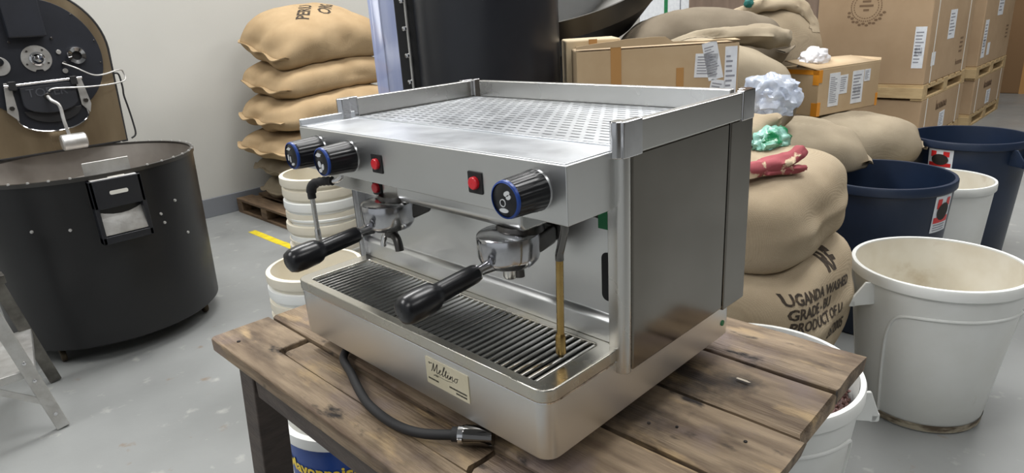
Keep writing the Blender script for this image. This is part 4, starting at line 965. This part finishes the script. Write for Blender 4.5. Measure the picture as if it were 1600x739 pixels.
def bin_label(t, a0, a1, z0, z1, h, rt_, rb_):
    def R_(z): return rb_ + (rt_*.955-rb_)*min(1, z/(h-.05)) + .0016
    def patch(a, b, c, d, lift, m_, nm, par):
        mb = MB(); vs_ = []; n = 10
        for i in range(n+1):
            q = a+(b-a)*i/n
            for z in (c, d): vs_.append(((R_(z)+lift)*math.cos(q), (R_(z)+lift)*math.sin(q), z))
        mb.add(vs_, [(2*i, 2*i+2, 2*i+3, 2*i+1) for i in range(n)]); return mb.build(nm, m_, par, recalc=False)
    l = patch(a0, a1, z0, z1, 0, 'paper', 'label', t); da, dz = a1-a0, z1-z0
    patch(a0+.06*da, a1-.06*da, z0+.26*dz, z0+.42*dz, .0006, 'label_red', 'label_band', l)
    patch(a0+.12*da, a0+.34*da, z0+.66*dz, z0+.92*dz, .0006, 'label_red', 'label_band', l); patch(a0+.62*da, a1-.14*da, z0+.70*dz, z0+.92*dz, .0006, 'label_red', 'label_band', l)
    for k in range(3): patch(a0+.10*da, a1-.2*da, z0+(.05+.07*k)*dz, z0+(.08+.07*k)*dz, .0006, 'print_grey', 'label_print', l)
    mb = MB(); am, zm = (a0+a1)/2, z0+.56*dz; vs_ = [((R_(zm)+.0010)*math.cos(am), (R_(zm)+.0010)*math.sin(am), zm)]
    for k in range(24):
        q = 2*PI*k/24; a = am+.34*da*math.cos(q); z = zm+.24*dz*math.sin(q); vs_.append(((R_(z)+.0010)*math.cos(a), (R_(z)+.0010)*math.sin(a), z))
    mb.add(vs_, [(0, k+1, (k+1) % 24+1) for k in range(24)]); mb.build('label_roundel', 'dark_print', l, recalc=False)
bin_label(bb1, math.radians(-27), math.radians(-3), .425, .562, .600, .246, .195)
bin_label(bb2, math.radians(-117), math.radians(-91), .460, .565, .600, .243, .195)
# coffee beans
bn = MB(); rr = random.Random(5)
for k in range(1500):
    q = math.sqrt(rr.random())*.192; a = rr.random()*2*PI; z = .432+.012*(1-q/.19)+rr.uniform(-.004, .004)
    M_ = Matrix.Translation((.358+q*math.cos(a), .866+q*math.sin(a), z)) @ Euler((rr.uniform(0, 6), rr.uniform(0, 6), rr.uniform(0, 6))).to_matrix().to_4x4()
    bn.M = M_; bn.add([(.0058, 0, 0), (-.0058, 0, 0), (0, .0044, 0), (0, -.0044, 0), (0, 0, .0034), (0, 0, -.0034)], [(0, 2, 4), (2, 1, 4), (1, 3, 4), (3, 0, 4), (2, 0, 5), (1, 2, 5), (3, 1, 5), (0, 3, 5)])
bn.M = Matrix(); bn.lathe([(.001, .429), (.190, .425), (.178, .32), (.001, .32)], 40, (.358, .866, 0))
tag(bn.build('coffee_beans', 'beans', None, angle=75), 'loose brown coffee beans filling the white bin by the table', 'coffee beans', kind='stuff')

for x, y, r0, r1, h_ in ((.505, 1.735, .172, .234, .487), (.358, .866, .169, .223, .474), (.175, 2.276, .199, .248, .602), (.262, 3.206, .199, .245, .602), (.285, 2.715, .152, .190, .502), (DX, DY, DR, DR, 1.8)):
    SOLID.append(('cone', x, y, r0, r1, h_))
for t in (cx, c9): add_solid(t.children[0], t.matrix_basis)
# ================================================================== SACKS ON THE RIGHT
GR = 'jute sacks heaped behind the machine'
u0 = sack('jute sack on the floor under the lettered Uganda sack', .68, .50, .23, (.0, 1.34, .113), .02, 31, 'burlap_tan', group=GR, flat=1, ears=0, e=4, f=4, wr=.003, seam=False)
u1 = sack('jute sack stencilled UGANDA WASHED behind the bean bin', .70, .52, .39, (-.005, 1.35, .405), .02, 32, 'burlap_tan', group=GR, tilt=(.10, 0), ears=0, flat=1, e=6, f=5, wr=.003, seam=False)
u2 = sack('plain tan jute sack lying on the lettered Uganda sack', .68, .53, .28, (-.025, 1.345, .692), .0, 33, 'burlap_tan', group=GR, tilt=(.08, 0), ears=0, flat=1, e=4.2, f=3.8, wr=.005, seam=False)
UX = Vector((.0, 1, -.12)); UY = Vector((0, .12, 1))
for body, y, z, s in (('UGANDA WASHED', 1.120, .510, .040), ('GRADE - BU', 1.122, .472, .040), ('PRODUCT OF U', 1.126, .434, .040), ('35/2005', 1.32, .350, .044)):
    project_print(text_mesh(body, s, bold=.0012), 'ink', u1, (.45, y, z), UX, UY, u1)
project_print(text_mesh('RF', .07, bold=.003), 'ink', u1, (.45, 1.33, .545), UX, UY, u1)
# supporting layers of the heap
for lb, loc, rz in (('jute sack on the floor beside the near blue bin', (-.30, 2.28, .15), .78), ('jute sack pressed between two sacks beside the near blue bin', (-.28, 2.26, .40), .7),
                    ('jute sack on the floor under the taped carton', (-.20, 2.90, .12), .9), ('jute sack second from the floor under the taped carton', (-.18, 2.88, .34), .85),
                    ('jute sack on the floor under the domed sack', (-.82, 2.40, .18), .8), ('jute sack in the middle under the domed sack', (-.80, 2.38, .50), .75), ('jute sack directly under the domed sack', (-.80, 2.38, .78), .8),
                    ('jute sack on the floor under the battered carton', (-.56, 1.72, .14), .78), ('jute sack in the middle under the battered carton', (-.56, 1.72, .42), .78), ('jute sack directly under the battered carton', (-.55, 1.71, .705), .78)):
    bc = 'battered' in lb; sack(lb, .46 if bc else .60, .36 if bc else .46, .28 if bc else .27, loc, rz, int(loc[2]*100+loc[1]*10), 'burlap_grey', group=GR, ears=.03, e=4, f=3, seam=False, n=14)
# heap behind
h0 = sack('plump grey jute sack in the lower heap beside the blue bin', .60, .46, .32, (-.20, 2.24, .625), .78, 41, 'burlap_grey', ears=.03, group=GR, e=3, f=2.4)
h1 = sack('grey jute sack under the orange taped carton near the far blue bin', .60, .48, .30, (-.16, 2.85, .580), .80, 42, 'burlap_grey', ears=.03, group=GR, e=3, f=2.4)
h2 = sack('smooth light jute sack leaning right of the battered carton', .56, .40, .42, (-.37, 2.00, .890), .78, 43, 'burlap_grey', ears=.02, group=GR, tilt=(0, .30), e=3, f=2.4, seam=False)
h3 = sack('grey domed jute sack darkened with painted shade on top of the heap', .74, .50, .40, (-.70, 2.44, 1.035), .78, 44, 'burlap_shaded', ears=.04, group=GR, e=3, f=2.2)
h4 = sack('brown jute sack with folded mouth beside the plywood sheet', .52, .46, .46, (-.645, 2.96, 1.0), .78, 45, 'burlap_tan', ears=.03, group=GR, e=3, f=2.6, seam=False)
# folded empty sacks: thick draped cloth
def cloth(name, label, path, widths, m_, thick=.012, seed=0, cat='empty sack', lift=(0, 0, 1)):
    """cloth roll: a swept flattened section with folds"""
    P = spline(path, 8); mb = MB(); vs_ = []; n = 18; N_ = len(P)
    for i, p in enumerate(P):
        t = (P[min(i+1, N_-1)]-P[max(i-1, 0)]).normalized(); sd = t.cross(Vector(lift)).normalized(); u = sd.cross(t).normalized()
        f = i/(N_-1)*(len(widths)-1); a = int(min(f, len(widths)-2)); wv = widths[a]+(widths[a+1]-widths[a])*(f-a)
        for k in range(n):
            g = 2*PI*k/n; q = 1+.40*nz((math.cos(g)*1.2, math.sin(g)*1.2, i*.15), 1.5, seed)+.10*math.sin(3*g+i*.25+seed)
            vs_.append(tuple(p + sd*wv[0]*q*math.cos(g) + u*wv[1]*q*math.sin(g)))
    fs = [(i*n+k, i*n+(k+1) % n, (i+1)*n+(k+1) % n, (i+1)*n+k) for i in range(N_-1) for k in range(n)] + [tuple(range(n-1, -1, -1)), tuple((N_-1)*n+k for k in range(n))]
    mb.add(vs_, fs); o = mb.build(name, m_, None, angle=70); squeeze(o); return tag(o, label, cat)
V2 = Vector
def W2(*a): return [V2((x, y)) for x, y in a]
cloth('empty_sack', 'empty jute sack folded flat behind the battered carton', [(-.60, 1.93, 1.085), (-.48, 2.03, 1.115), (-.36, 2.14, 1.120), (-.27, 2.23, 1.110), (-.22, 2.28, 1.095)], W2((.03, .018), (.06, .030), (.075, .036), (.07, .045), (.03, .03)), 'burlap_grey', seed=2)
cloth('empty_sack', 'folded jute cloth draped over the brown sack by the plywood', [(-.74, 2.68, 1.13), (-.64, 2.79, 1.20), (-.55, 2.88, 1.225), (-.47, 2.95, 1.195), (-.42, 2.97, 1.12), (-.41, 2.97, 1.07)], W2((.05, .03), (.07, .04), (.07, .045), (.05, .035), (.03, .025)), 'burlap_tan', seed=4)
crumple('bag_tie', 'teal plastic tie on the folded jute cloth', 'tie', (-.62, 2.74, 1.235), (.022, .022, .022), 'teal_tie', 7, sub=3)
cloth('empty_sack', 'rumpled jute sack edge between the machine and the clear plastic bag', [(-.14, 1.36, .855), (-.05, 1.42, .88), (.015, 1.50, .885), (.06, 1.575, .905)], W2((.08, .045), (.075, .045), (.055, .035), (.022, .018)), 'burlap_tan', seed=6)
crumple('plastic_bag', 'clear crumpled plastic bag beside the machine rail', 'plastic bag', (-.005, 1.66, .955), (.085, .085, .072), 'clear_plastic', 9)
crumple('plastic_bag', 'clear bag with green print lying under the rumpled jute edge', 'plastic bag', (.085, 1.485, .850), (.04, .085, .045), 'green_plastic', 12)
rc = cloth('red_bag', 'red and cream rolled cloth bag lying on the tan sack', [(.06, 1.06, .832), (.14, 1.14, .835), (.185, 1.21, .838), (.22, 1.28, .850), (.238, 1.33, .868)], W2((.016, .013), (.024, .019), (.032, .021), (.026, .020), (.018, .015)), 'red_cloth', seed=8, cat='cloth bag')
c2 = cloth('fold', None, [(.185, 1.20, .833), (.22, 1.25, .830), (.255, 1.31, .826)], W2((.022, .015), (.018, .013), (.012, .009)), 'red_cloth', seed=9, cat=None)
c2.parent = rc
